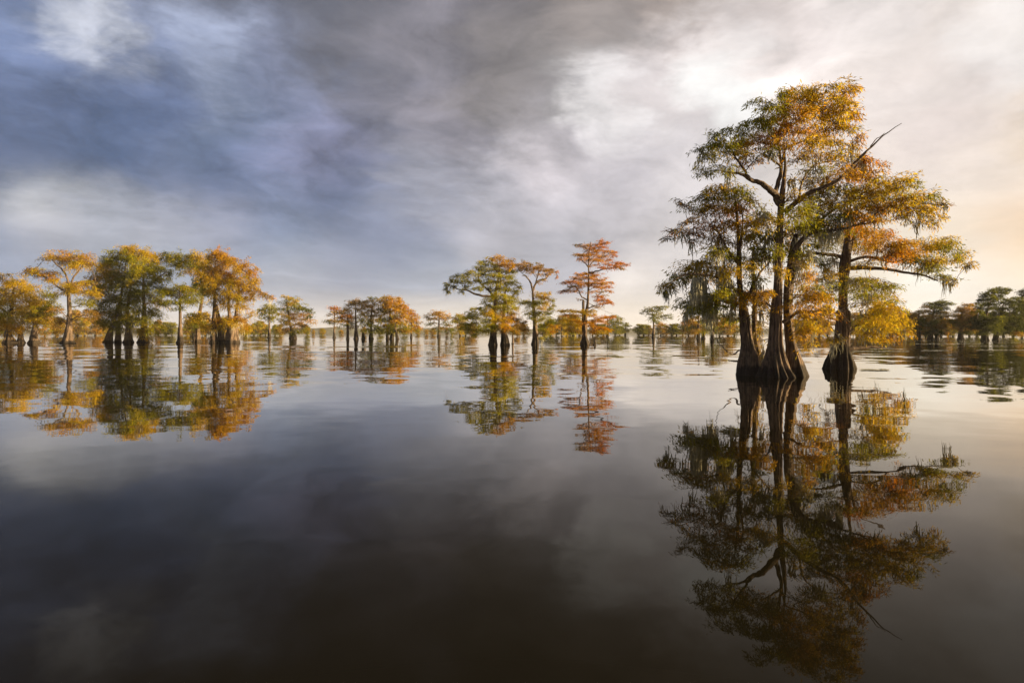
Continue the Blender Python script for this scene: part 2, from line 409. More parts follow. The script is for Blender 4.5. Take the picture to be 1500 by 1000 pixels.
def foliage(pads, leaf, rng, cover=4.44, twig=False, droop=0.5, nb0=9):
    """pads: rows (c(3), r(3), colour key, density). Leaf sprays along drooping branchlets that fan out of each pad."""
    LV, LC, TP, TI = [], [], [], []
    for ip, (c, r, ck, dens) in enumerate(pads):
        area = math.pi * max(r[0], r[1] * 0.7) * r[2]
        r = (r[0] * 1.15, r[1] * 1.15, r[2] * (1.35 if twig else 1.6))
        nl = int(dens ** 1.3 * cover * area / (leaf * leaf * 0.080)) + 12
        nb = int(np.clip(nb0 + 7 * r[0] / max(r[2], .05), 12, 34))
        # branchlets start on the pad's spine (its long horizontal axis) and fan out
        phi = rng.uniform(0, 2 * np.pi, nb)
        ln = rng.uniform(0.40, 1.32, nb)
        s0 = rng.uniform(-0.45, 0.45, nb)
        st = np.stack([s0 * r[0], rng.uniform(-0.35, 0.35, nb) * r[1], rng.uniform(-0.65, 0.6, nb) * r[2]], 1)
        ex = np.stack([np.cos(phi) * r[0] * ln, np.sin(phi) * r[1] * ln, rng.normal(0.05, 0.45, nb) * r[2]], 1)
        K = 5
        t = np.linspace(0, 1, K)[None, :, None]
        arch = np.array([0, 0, 1.0])[None, None] * (0.35 * r[2] * np.sin(np.pi * np.minimum(t * 0.9, 1)) - droop * r[2] * t ** 3)
        P = st[:, None] + (ex - st * 0.4)[:, None] * t + arch
        tilt = rng.normal(0, 0.16, 2)
        P[..., 2] += P[..., 0] * tilt[0] + P[..., 1] * tilt[1]
        P = P + np.asarray(c)[None, None]
        bi = rng.integers(0, nb, nl)
        tt = rng.uniform(0.05, 1.0, nl) ** 0.75
        x = tt * (K - 1); i0 = np.minimum(x.astype(int), K - 2); fr = (x - i0)[:, None]
        pos = P[bi, i0] * (1 - fr) + P[bi, i0 + 1] * fr
        w = min(r[0], r[1]) * 0.085 + leaf * 0.32
        pos = pos + rng.normal(0, 1, (nl, 3)) * np.array([w, w, max(0.13 * r[2], leaf * 0.2)])
        dr = P[bi, -1] - P[bi, 0]; dr = nz(dr)
        dirn = nz(dr * 0.7 + rng.normal(0, 0.42, (nl, 3)) + np.array([0, 0, -0.62 * (0.4 + droop)]))
        L = leaf * rng.uniform(0.55, 1.3, nl)[:, None]
        side = nz(np.cross(dirn, rng.normal(0, 1, (nl, 3)))) * L * rng.uniform(0.065, 0.125, nl)[:, None]
        a = pos; tip = pos + dirn * L; mid = pos + dirn * L * 0.45
        LV.append(np.stack([a, mid + side, tip, mid - side], 1).reshape(-1, 3))
        # colour: per branchlet a mix towards a neighbouring hue, per leaf a little scatter
        c0 = np.array(PAL[ck]); alts = np.array([PAL[q_] for q_ in NEAR_C[ck]])
        mixb = (rng.uniform(0, 1, nb) ** 2.2 * 0.8)[:, None]; pick = alts[rng.integers(0, len(alts), nb)]
        cb = c0 * (1 - mixb) + pick * mixb
        cl = cb[bi] * rng.uniform(0.6, 1.35, (nl, 1)) * rng.uniform(0.92, 1.08, (nl, 3))
        LC.append(np.repeat(cl, 4, 0))
        TP.append(P); TI.append(np.full(nb, ip))
    V = np.concatenate(LV); C = np.concatenate(LC)
    F = np.arange(len(V)).reshape(-1, 4)
    return V, F, C, np.concatenate(TP), np.concatenate(TI)

def connect(skel, pads, rng, S, rmin, K=7):
    """grow one limb from the nearest wood to each pad; limbs branch off each other"""
    pts = np.array([s[:3] for s in skel]); rad = np.array([s[3] for s in skel])
    cen = np.array([p[0] for p in pads])
    ax = pts[np.argmax(rad)]
    order = np.argsort([np.min(np.linalg.norm(pts - c_, axis=1)) for c_ in cen])
    Ps, Rs, Cp = [], [], []
    comp = np.full(len(pts), -1); ncomp = 0; owner = {}
    for i in order:
        c_ = cen[i]
        dv = c_ - pts; dist = np.linalg.norm(dv, axis=1)
        hor = np.linalg.norm(dv[:, :2], axis=1)
        want = pts[:, 2] - (c_[2] - 0.35 * hor)          # wood a little below the pad is preferred
        cost = dist + 0.9 * np.maximum(want, 0) + 6 * np.maximum(0, rmin * 1.3 - rad)
        j = int(np.argmin(cost)); p0 = pts[j]; dd = dist[j]
        if dd < 0.02:
            continue
        ctrl = p0 + (c_ - p0) * 0.5 + np.array([0, 0, 0.13 * dd]) + rng.normal(0, 0.05 * dd, 3)
        t = np.linspace(0, 1, K)[:, None]
        P = p0 * (1 - t) ** 2 + 2 * ctrl * t * (1 - t) + c_ * t ** 2
        P[1:-1] += rng.normal(0, 0.022 * dd, (K - 2, 3))
        r0 = max(rmin, min(0.55 * rad[j], 0.012 + 0.028 * dd))
        Rr = np.linspace(r0, max(rmin * 0.6, 0.3 * r0), K)
        if comp[j] < 0:
            k_ = ncomp; ncomp += 1
        else:
            k_ = comp[j]
        owner[int(i)] = k_
        Ps.append(P); Rs.append(Rr); Cp.append(k_)
        pts = np.vstack([pts, P[1:]]); rad = np.concatenate([rad, Rr[1:]]); comp = np.concatenate([comp, np.full(K - 1, k_)])
    if not Ps:
        return []
    Ps = np.array(Ps); Rs = np.array(Rs); Cp = np.array(Cp)
    return [tubes(Ps[Cp == k_], Rs[Cp == k_], S) for k_ in range(ncomp)], owner

def yat(pb):
    return CAM_H * 1000.0 / (pb - HZ)

def make_tree(name, label, base, trunks, pads, limbs=(), leaf=None, seed=0, cat='tree', group=None, cover=3.89,
              stain=0.6, flute=0.5, segs=28, hero=False, moss=(), depth=0.8, droop=0.5, nrib=9, y0=None, auto_moss=0, bare=0, low=0):
    """everything in photograph coordinates at the tree's own distance; built in metres round an Empty at its base"""
    rng = np.random.default_rng(seed)
    bx, by = base
    pads = list(pads)
    for _ in range(low):
        q_ = pads[int(rng.integers(len(pads)))]
        pads.append((bx + rng.uniform(-20, 20), rng.uniform(462, 484), rng.uniform(8, 14), rng.uniform(4, 6), q_[4], .8))
    Y = yat(by) if y0 is None else y0
    s = Y / 1000.0
    X0 = (bx - 750) * s
    root = empty(name, (X0, Y, 0.0))
    tag(root, label, cat, group)
    def L(px, py, dy=0.0):
        k = (Y + dy) / 1000.0
        return np.array([(px - 750) * k - X0, dy, CAM_H - (py - HZ) * k])
    leaf = (leaf or max(0.12, Y / 683.0 * 1.6)) * (1.0 if hero else 1.35)
    skel = []
    for ti, tr in enumerate(trunks):
        pts = []
        dyb = 0.0
        if isinstance(tr, tuple):
            dyb, tr = tr
        for q_ in tr:
            px, py, hw = q_[:3]; dy = dyb + (q_[3] if len(q_) > 3 else 0.0)
            v = L(px, py, dy); pts.append([v[0], v[1], v[2], hw * s * ((0.95 if v[2] < 0.7 else 0.78) if hero else 0.74)])
        pts = np.array(pts)
        if not hero and len(pts) > 2:
            mid = pts[0] * 0.55 + pts[1] * 0.45; mid[3] = pts[0][3] * 0.28 + pts[1][3] * 0.72
            pts = np.vstack([pts[:1], mid, pts[1:]])
        b0 = pts[0].copy(); b0[2] = -0.25; b0[3] *= 1.03
        pts[0, 2] = min(pts[0, 2], 0.02)
        pts = np.vstack([b0, pts])
        H = pts[-1, 2]
        rings = int(max(14, H * (14 if hero else 3)))
        V, F = fluted_trunk(pts, segs, rings, flute, rng, max(0.5, 0.14 * H), nrib)
        o = mesh_obj('trunk', V, F, M_BARK, root, smooth=True)
        o['stain_height'] = float(stain)
        rs = resample(pts, 40)
        skel += [list(r_) for r_ in rs if r_[2] > 0.22 * H]
    for lb in limbs:
        n_ = len(lb['p']); dys = np.linspace(lb.get('dy0', 0), lb.get('dy', 0), n_)
        pts = np.array([list(L(px, py, dy)) for (px, py), dy in zip(lb['p'], dys)])
        r_ = np.linspace(lb['r0'], lb['r1'], n_) * s
        pr = resample(np.hstack([pts, r_[:, None]]), 22)
        pr[1:-1, :3] += rng.normal(0, 0.012, (20, 3)) * (1 if hero else 2)
        V, F = tubes(pr[None, :, :3], pr[None, :, 3], 8)
        mesh_obj('limb', V, F, M_LIMB, root, smooth=True)
        if not lb.get('bare'):
            skel += [list(x) for x in pr[4:]]
    pads3 = []
    if pads:
        xs = np.array([p[0] for p in pads]); hw = max(1.0, (xs.max() - xs.min()) * 0.5) * s; cx = 0.5 * (xs.max() + xs.min())
        for p in pads:
            px, py, rx, ry, ck = p[:5]; dens = p[5] if len(p) > 5 else 1.0
            dx = (px - cx) * s / hw
            dy = rng.uniform(-1, 0.75) * math.sqrt(max(0.04, 1 - dx * dx)) * hw * depth
            if len(p) > 6: dy = p[6]
            c_ = L(px, py, dy)
            pads3.append((c_, (rx * s, rx * s * 0.9, ry * s), ck, dens))
        V, F, C, TP, TPI = foliage(pads3, leaf, rng, cover, twig=hero, droop=droop)
        mesh_obj('crown', V, F, M_LEAF, root, tint=C)
        br = connect(skel, pads3, rng, 6 if hero else 4, 0.012 if hero else max(0.02, s * 0.45))
        if br:
            groups, owner = br
            for k_, g_ in enumerate(groups):
                parts = [g_]
                if hero:
                    sel = np.isin(TPI, [i_ for i_, o_ in owner.items() if o_ == k_])
                    if sel.any():
                        tp = TP[sel]
                        parts.append(tubes(tp, np.linspace(0.009, 0.003, tp.shape[1])[None].repeat(len(tp), 0), 3))
                V, F = join(parts)
                mesh_obj('branch', V, F, M_LIMB, root, smooth=True)
    for _ in range(bare):
        n_ = 5 + int(rng.integers(0, 4)); cand = [q_ for q_ in skel if q_[3] > (0.09 if hero else 0.05) and q_[2] < 0.5 * max(z_[2] for z_ in skel)]
        cand = cand or [skel[0]]
        p0 = np.array(cand[rng.integers(len(cand))][:3]); a_ = rng.uniform(0, 6.28); ln_ = rng.uniform(0.9, 2.3) * (1 if hero else 1.5)
        K = 8; t = np.linspace(0, 1, K)[:, None]
        d_ = np.array([math.cos(a_), 0.7 * math.sin(a_), rng.uniform(-0.25, 0.35)])
        Q = p0 + d_ * ln_ * t + np.array([0, 0, -0.25 * ln_]) * t ** 2 + np.cumsum(rng.normal(0, 0.03 * ln_, (K, 3)), 0) * t
        th_ = 0.016 if hero else max(0.02, 0.28 * s)
        Ps_ = [Q]; Rs_ = [np.linspace(th_, th_ * .3, K)]
        for _k in range(n_):
            j = int(rng.integers(2, K - 1)); dd = nz(d_ + rng.normal(0, .7, 3)) * ln_ * rng.uniform(.2, .45)
            Ps_.append(Q[j] + dd * t + np.array([0, 0, -0.12 * ln_]) * t ** 2 + np.cumsum(rng.normal(0, 0.012 * ln_, (K, 3)), 0) * t); Rs_.append(np.linspace(th_ * .55, th_ * .2, K))
        V, F = tubes(np.array(Ps_), np.array(Rs_), 4)
        mesh_obj('bare_branch', V, F, M_TWIG, root, smooth=True)
    moss = list(moss)
    if auto_moss:
        lo = sorted(range(len(pads)), key=lambda q_: -pads[q_][1])[: int(len(pads) * 0.72)]
        for q_ in rng.permutation(lo)[:auto_moss]:
            p = pads[q_]; dyp = float(pads3[q_][0][1])
            moss.append((p[0] + rng.uniform(-.4, .4) * p[2], p[1] + .3 * p[3], rng.uniform(.25, .5) * p[2] + 2, rng.uniform(14, 34) * (s / 0.026) ** -0.3, int(rng.integers(8, 18)), dyp))
    for (mx, my, mw, mh, *rest) in moss:
        n_ = int(rest[0]) if rest else 40; dy0 = rest[1] if len(rest) > 1 else rng.uniform(-0.6, 0.6)
        K = 7
        th0 = L(mx, my, dy0)
        st = th0 + np.stack([np.clip(rng.normal(0, 0.45, n_), -.7, .7) * mw * s, rng.normal(0, 0.35, n_) * mw * s, rng.normal(0, 0.10, n_) * mh * s], 1)
        ln = mh * s * rng.uniform(0.25, 1.0, n_) ** 1.1
        t = np.linspace(0, 1, K)
        wob = np.cumsum(rng.normal(0, 0.022, (n_, K, 2)), 1)
        P = st[:, None, :].repeat(K, 1)
        P[:, :, 2] -= ln[:, None] * t[None]
        P[:, :, :2] += wob
        wd = 0.020 * rng.uniform(0.5, 1.4, n_)[:, None] * (1 - t[None] ** 2 * 0.9) + 0.002
        V, F = tubes(P, wd, 3)
        mesh_obj('hanging_moss', V, F, M_MOSS, root, smooth=False)
    return root

# ------------------------------------------------------------------ water and far shore
Vw = np.array([[-2780, -380, 0], [2780, -380, 0], [2780, 2180, 0], [-2780, 2180, 0]], float)
tag(mesh_obj('lake_water', Vw, np.array([[0, 1, 2, 3]]), M_WATER), 'calm dark lake water mirroring the trees and clouds', kind='structure')

def shore():
    rng = np.random.default_rng(5)
    n = 700; x = np.linspace(-2600, 2600, n)
    prof = np.zeros(n)
    for k in range(1, 60):
        prof += rng.normal() / k ** 0.75 * np.sin(k * x / 5200 * 2 * np.pi + rng.uniform(0, 6.28))
    prof = (prof - prof.min()) / (prof.max() - prof.min())
    h = 4.5 + 6.5 * prof + rng.uniform(0, 1.1, n)
    rows = []
    y0 = 1500 + 80 * np.sin(x / 700.0)
    for fy, fz in ((0, -0.5), (2, 0.35), (10, 0.8), (30, 1.0), (80, 1.05), (160, 0.6), (220, -0.02)):
        jit = rng.normal(0, 0.35, n) if 0 < fz < 1.0 else 0
        rows.append(np.stack([x, y0 + fy + jit, h * fz + (0.3 * jit if fz > 0 else 0)], 1))
    V = np.concatenate(rows); idx = np.arange(len(V)).reshape(len(rows), n)
    F = np.stack([idx[:-1, :-1], idx[:-1, 1:], idx[1:, 1:], idx[1:, :-1]], -1).reshape(-1, 4)
    tag(mesh_obj('far_shore', V, F, M_SHORE), 'low wooded far shore along the horizon', kind='structure')
shore()

# ------------------------------------------------------------------ the big cluster at the right
def Z6(x, y):
    return (960 + 0.48 * x, 100 + 0.48 * y)
def z6pads(lst):
    return [(960 + .48 * a[0], 100 + .48 * a[1], .48 * a[2], .48 * a[3]) + tuple(a[4:]) for a in lst]
def z6l(*pts):
    return [Z6(*p) for p in pts]
def z6t(*pts):
    return [Z6(p[0], p[1]) + (p[2] * .48,) + tuple(p[3:]) for p in pts]

G_BIG = 'close cypresses of the right hand cluster'
make_tree('cypress_tree', 'tallest cypress of the close cluster, tapering main trunk under the highest orange green crown', (1141, 552),
    [z6t((368, 945, 52), (366, 905, 38), (366, 850, 28), (368, 790, 23), (371, 730, 20), (374, 660, 16), (376, 600, 14), (379, 520, 12), (381, 450, 11), (386, 400, 11), (392, 345, 8), (396, 300, 5), (394, 255, 3), (392, 200, 2))],
    z6pads([
     (395,85,42,24,'g'),(455,72,45,22,'y'),(430,110,55,24,'o'),(520,75,50,22,'y'),(575,85,40,20,'o'),(598,62,16,14,'b',.8),(500,115,60,24,'o'),(575,125,45,24,'y'),
     (345,125,40,22,'g'),(370,155,50,24,'y'),(450,150,60,24,'o'),(530,155,60,22,'y'),(600,150,28,18,'o'),(310,175,45,24,'g'),(375,195,50,22,'r'),(440,195,50,20,'o'),(520,190,55,18,'o',.7),
     (590,190,35,16,'y',.8),(245,200,42,24,'g'),(190,215,25,16,'k',.8),(280,225,50,22,'y'),(210,245,48,22,'g'),(160,270,32,20,'g'),(255,265,45,18,'y',.8),(330,230,45,20,'r',.9),(400,235,50,18,'o',.8),
     (470,235,50,16,'y',.7),(545,230,45,14,'y',.6),(605,240,22,12,'b',.6),(135,250,22,8,'k',.6),(160,315,28,16,'g',.8),(215,310,40,14,'g',.6),(300,285,40,14,'o',.5),(440,280,40,14,'y',.5),
     (490,310,50,12,'g',.6),(645,280,32,18,'r'),(605,285,40,16,'y',.7),(660,315,38,20,'o'),(610,330,50,22,'r',.9),(545,335,50,20,'o',.8),(480,345,40,18,'y',.8),(680,345,30,14,'y'),
     (330,470,45,22,'y',.8),(430,400,36,20,'y',.8),(440,450,50,26,'g'),(345,520,50,24,'g'),(400,500,45,26,'y'),(350,570,45,24,'g',.9),(430,545,40,20,'y',.8),(330,440,34,16,'g',.6),(460,500,40,20,'g'),
     (500,215,45,18,'o',.8),(480,270,50,16,'o',.6),(560,265,45,16,'y',.7),(620,215,20,14,'o',.7),(350,255,36,14,'g',.6),(560,300,40,14,'o',.6),(510,380,46,20,'y',.9),(420,340,34,14,'y',.5),
     (440,740,44,22,'o',.9,-1.0),(475,780,36,22,'y',.9,-1.1),(455,815,34,20,'o',.7,-1.0),(500,700,44,22,'o',.9,-.9),(500,765,30,20,'b',.8,-.8),(470,850,24,14,'y',.5,-.9),(520,735,30,18,'y',.8,-.6),(318,700,30,18,'o',.9,-.9),(378,620,22,20,'y',.7,-.8),(372,560,20,20,'g',.7,-.9)]),
    limbs=[
     dict(p=z6l((386,405), (358,378), (325,352), (290,340), (262,322), (225,318)), r0=5.5, r1=1.4, dy=-0.8),
     dict(p=z6l((384,420), (365,395), (378,340), (384,300), (378,255), (375,205), (400,150)), r0=4.2, r1=1.1, dy=0.7, dy0=-.2),
     dict(p=z6l((384,300), (345,270), (320,262)), r0=2.0, r1=0.7, dy=-.5),
     dict(p=z6l((290,340), (265,300), (245,272), (235,250)), r0=2.2, r1=0.7, dy0=-.8, dy=-1.2),
     dict(p=z6l((384,300), (400,245), (450,222), (505,190), (540,165)), r0=1.8, r1=0.6, dy=.6),
     dict(p=z6l((394,440), (440,400), (490,372), (545,350), (590,312), (625,272), (662,240), (695,205), (752,168)), r0=4.0, r1=0.35, dy=-1.8, bare=True),
     dict(p=z6l((560,340), (600,298), (640,262), (670,222), (700,198)), r0=1.5, r1=0.35, dy0=-1.3, dy=-1.7, bare=True),
     dict(p=z6l((440,400), (447,350), (470,310), (500,290), (545,285)), r0=1.8, r1=0.5, dy0=-.3, dy=.4),
     dict(p=z6l((390,775), (430,748), (470,742), (520,740)), r0=3.0, r1=0.7, dy=-1.2),
    ], leaf=0.15, auto_moss=14, bare=9, seed=11, stain=0.42, flute=0.40, segs=112, hero=True, nrib=13, cover=3.2, group=G_BIG, depth=0.7,
    moss=[(1120, 345, 8, 26, 26)])

make_tree('cypress_tree', 'cypress fused to the tallest trunk\'s right side, its long limb reaching far right', (1164, 552),
    [(0.45, z6t((428, 945, 34), (424, 900, 26), (415, 850, 21), (408, 790, 18), (403, 720, 17), (408, 650, 17), (416, 600, 17), (420, 560, 15), (424, 530, 11), (430, 505, 7)))],
    z6pads([
     (690,372,50,18,'y'),(745,360,44,18,'y'),(785,352,24,14,'g'),(720,395,55,20,'g'),(640,385,55,20,'y'),(575,372,50,20,'g'),(640,420,60,22,'y'),(560,415,52,24,'y'),(770,405,50,20,'y'),(830,405,40,16,'g'),
     (878,415,20,9,'b',.8),(700,430,55,20,'o'),(760,440,44,18,'y'),(820,435,44,18,'y'),(850,465,24,18,'y',.8),(800,475,30,12,'y',.5),(490,445,46,22,'y'),(550,455,50,20,'g'),(610,455,50,18,'o'),(500,400,40,18,'g'),
     (680,462,40,12,'o',.7),(470,480,40,20,'g'),(520,485,40,14,'y',.7),(450,600,30,20,'y',.7),(470,640,40,22,'o',.7),(450,690,40,22,'y',.7),(500,690,36,22,'g',.7),(440,570,30,18,'g',.7)]),
    limbs=[dict(p=z6l((424,560), (450,520), (482,500), (530,496), (570,490), (620,478), (690,464)), r0=3.8, r1=1.0, dy=-.6),
           dict(p=z6l((620,478), (700,430), (780,412), (880,416)), r0=1.6, r1=.5, dy0=-.5, dy=-.9),
           dict(p=z6l((482,500), (520,450), (575,415), (650,390)), r0=2.2, r1=.8, dy0=-.2, dy=.8)],
    leaf=0.15, auto_moss=16, bare=9, seed=12, stain=0.42, flute=0.42, segs=80, hero=True, nrib=9, cover=3.2, group=G_BIG, depth=0.45,
    moss=[Z6(432, 540) + (9, 66, 70, 0.3), Z6(505, 500) + (9, 26, 40, -.2), Z6(525, 500) + (9, 30, 40, -.2), Z6(560, 500) + (8, 24, 34, -.3), Z6(470, 560) + (7, 30, 24, 0)])

make_tree('cypress_tree', 'left leaning cypress of the close cluster with a broad lower trunk and moss hung limbs', (1094, 550),
    [(0.3, z6t((286, 940, 38), (285, 890, 32), (280, 840, 24), (276, 800, 22), (272, 760, 20), (268, 735, 17), (262, 700, 11), (256, 640, 10), (256, 580, 9), (254, 530, 7), (250, 470, 5), (246, 420, 3), (240, 380, 2)))
     , (0.9, z6t((316, 935, 20), (314, 880, 14), (305, 820, 11), (302, 760, 10), (304, 720, 9), (300, 650, 7), (296, 590, 5), (300, 540, 2)))],
    z6pads([
     (185,372,45,18,'y'),(245,385,50,20,'g'),(150,395,40,14,'g',.8),(85,415,28,9,'b',.6),(115,430,36,12,'g',.6),(190,410,50,20,'y'),(260,415,45,22,'o'),(225,440,50,22,'r',.8),(165,440,44,16,'b',.8),
     (100,470,34,10,'b',.45),(60,500,34,8,'r',.35),(40,520,26,8,'b',.3),(105,500,44,14,'r',.7),(165,480,55,20,'r',.8),(230,480,44,20,'o',.8),(290,470,38,20,'o'),(120,530,34,10,'r',.4),(180,520,44,14,'b',.6),(280,510,50,26,'y'),
     (215,535,50,20,'y',.8),(190,560,44,16,'g',.8),(150,590,50,16,'y',.8),(235,575,45,20,'g',.9),(110,610,50,16,'y'),(180,615,50,20,'y'),(70,640,40,14,'g'),(45,665,30,12,'y'),(28,685,18,8,'g',.9),(130,640,55,16,'y'),
     (240,615,45,18,'y',.8),(300,600,40,20,'y',.8),(310,560,40,20,'g',.8),(95,720,30,14,'g'),(145,700,45,18,'g'),(200,690,45,20,'g'),(260,690,45,20,'o',.9),(310,700,42,18,'o'),(240,715,50,16,'o',.9),
     (170,735,50,16,'g'),(110,745,30,12,'y'),(300,650,40,18,'g',.7),(215,655,40,14,'g',.6),(335,740,30,22,'y',.6),(230,755,40,16,'g'),(320,800,14,26,'y',.4),(330,865,10,22,'y',.5)]),
    limbs=[dict(p=z6l((262,715), (285,690), (300,655), (330,610), (350,590)), r0=3.0, r1=1.0, dy=.5),
           dict(p=z6l((256,600), (225,560), (190,500), (165,480)), r0=2.4, r1=.8, dy=-.9),
           dict(p=z6l((256,560), (262,520), (266,470), (262,420)), r0=2.2, r1=.8, dy=.6),
           dict(p=z6l((262,700), (220,655), (160,630), (90,630), (40,660)), r0=2.4, r1=.7, dy=-1.0),
           dict(p=z6l((150,520), (110,505), (65,490), (25,520)), r0=.9, r1=.35, dy=-1.0, dy0=-.9),
           dict(p=z6l((256,860), (235,872), (205,850), (190,835)), r0=1.2, r1=.3, dy=-.5),
           dict(p=z6l((255,893), (235,893), (222,890)), r0=1.5, r1=.4, dy=-.3)],
    leaf=0.15, auto_moss=26, bare=9, seed=13, stain=0.42, flute=0.30, segs=90, hero=True, nrib=8, cover=3.2, group=G_BIG, depth=0.6,
    moss=[Z6(128, 650) + (10, 52, 90, -.4), Z6(145, 660) + (8, 55, 70, -.2), Z6(158, 700) + (8, 52, 50, 0), Z6(205, 625) + (9, 40, 60, -.3), Z6(220, 640) + (8, 40, 50, -.5), Z6(185, 690) + (8, 46, 40, .2), Z6(108, 690) + (7, 44, 30, -.5), Z6(240, 700) + (8, 46, 34, -.5), Z6(170, 745) + (7, 34, 30, -.1)])

make_tree('cypress_tree', 'right cypress of the close cluster, dark flared foot and shouldered trunk, long right limbs', (1229, 540),
    [z6t((558, 922, 45), (560, 895, 39), (564, 865, 35), (567, 850, 32), (570, 842, 29), (572, 800, 27), (573, 758, 26), (573, 742, 25), (573, 736, 17), (573, 700, 16), (574, 650, 17), (577, 610, 20), (580, 585, 19), (584, 555, 15), (588, 520, 12), (592, 480, 8), (594, 440, 5), (596, 400, 2))],
    z6pads([
     (590,495,46,20,'r',.8),(640,500,46,22,'o'),(545,505,44,20,'g'),(690,510,44,16,'r',.8),(600,535,50,20,'y'),(660,545,55,22,'o'),(720,545,50,20,'o'),(770,545,44,18,'o'),(700,575,50,16,'r',.9),(820,540,46,18,'y'),(870,540,40,18,'y'),
     (905,550,34,18,'g'),(930,575,30,16,'y'),(958,600,18,10,'y',.8),(760,580,55,18,'o'),(810,590,50,16,'g'),(860,590,44,18,'y'),(840,615,40,12,'g',.8),(885,640,34,10,'g'),(910,655,14,8,'y',.6),(500,545,46,18,'g',.9),(460,575,40,14,'g',.7),
     (520,590,44,16,'g',.8),(640,600,44,12,'y',.6),(530,630,40,16,'y',.6),(600,648,55,14,'g'),(660,655,50,14,'y'),(700,668,44,12,'g',.8),(530,665,50,16,'g',.7),(640,690,55,20,'g',.8),(690,700,44,18,'y',.8),(725,720,26,14,'g',.8),
     (650,730,50,20,'y'),(705,745,48,24,'y'),(745,770,28,20,'y'),(640,775,44,20,'g',.8),(690,785,50,22,'y'),(740,805,32,16,'o'),(650,815,46,16,'y',.9),(700,822,44,12,'o',.8),(765,800,14,14,'y',.7),(540,830,24,10,'y',.6,-.8),(560,825,20,8,'y',.6,-.9),
     (520,700,36,18,'o',.6),(500,740,44,20,'r',.5),(530,760,34,20,'b',.5)]),
    limbs=[dict(p=z6l((590,610), (650,610), (700,612), (760,622), (820,632), (862,648)), r0=3.2, r1=.9, dy=-.9),
           dict(p=z6l((590,590), (640,575), (690,585), (740,590), (800,560), (880,540)), r0=2.4, r1=.7, dy=.5),
           dict(p=z6l((566,575), (520,566), (470,566), (430,580), (400,590)), r0=3.0, r1=.9, dy=-.7),
           dict(p=z6l((562,625), (530,640), (490,642)), r0=1.8, r1=.5, dy=.2),
           dict(p=z6l((590,800), (620,785), (640,760), (665,744), (690,746)), r0=2.8, r1=.8, dy=-.7),
           dict(p=z6l((595,560), (610,500), (640,460), (700,440)), r0=2.0, r1=.7, dy=.8),
           dict(p=z6l((640,760), (690,770), (740,800)), r0=1.4, r1=.5, dy0=-.5, dy=-.9)],
    leaf=0.15, auto_moss=22, bare=9, seed=14, stain=1.25, flute=0.30, segs=100, hero=True, nrib=11, cover=3.2, group=G_BIG, depth=0.55,
    moss=[Z6(520, 610) + (6, 20, 20, 0), Z6(545, 580) + (6, 30, 24, -.4)])

# the log lying just above the water against that trunk
rngl = np.random.default_rng(3)
Yl = yat(540); sl = Yl / 1000
pl = np.array([[(px - 750) * sl, Yl - 0.2, CAM_H - (py - HZ) * sl] for px, py in ((1240, 511), (1256, 509), (1272, 508.5), (1290, 508.8), (1303, 507))])
pl = resample(np.hstack([pl, (np.array([4.2, 3.0, 2.2, 1.6, .5]) * sl)[:, None]]), 20)
pl[1:-1, :3] += rngl.normal(0, .012, (18, 3))
V, F = tubes(pl[None, :, :3], pl[None, :, 3], 9)
lo = mesh_obj('fallen_log', V, F, M_LIMB, smooth=True)
tag(lo, 'dark thin fallen log lying level beside the dark foot of the right close cypress', 'log')

# ------------------------------------------------------------------ middle distance trees, each from the photograph
def zp(x0, y0, k, lst):
    return [(x0 + k * a[0], y0 + k * a[1], k * a[2], k * a[3]) + tuple(a[4:]) for a in lst]

G_L = 'cypresses of the left hand group'
make_tree('cypress_tree', 'broad low golden cypress cut by the left edge of the picture', (16, 502),
    [[(14, 502, 11), (12, 488, 6), (14, 470, 4), (18, 445, 3), (20, 420, 1.5)], (1.0, [(30, 502, 7), (30, 490, 4.5), (28, 475, 3)])],
    [(8,412,20,7,'y'),(-15,420,20,8,'y'),(28,420,18,8,'y'),(45,428,18,7,'y'),(68,434,12,6,'g'),(10,432,24,9,'y'),(35,440,22,8,'y'),(60,446,16,7,'g'),(-10,445,20,9,'y'),(15,455,26,9,'l'),(45,456,20,8,'y'),(0,468,20,8,'y'),(30,468,22,8,'y'),(58,464,14,6,'y'),(12,480,18,6,'o'),(34,480,14,5,'y'),(-5,485,12,5,'o')],
    limbs=[dict(p=[(14, 462), (2, 452), (-8, 455), (-20, 462)], r0=1.6, r1=.6)], seed=21, group=G_L, stain=.5, moss=[(30, 470, 8, 14, 16)])
make_tree('cypress_tree', 'pale bare footed cypress behind the golden one at the left edge', (50, 502.5),
    [[(50, 503, 10), (50, 492, 6.5), (51, 480, 4.5), (52, 465, 3), (55, 450, 1.5)]],
    [(52,470,16,6,'y'),(60,458,16,6,'g'),(70,452,12,5,'g'),(42,462,14,6,'y'),(66,466,12,5,'b'),(78,442,8,5,'g',.7)], seed=22, group=G_L, stain=.45)
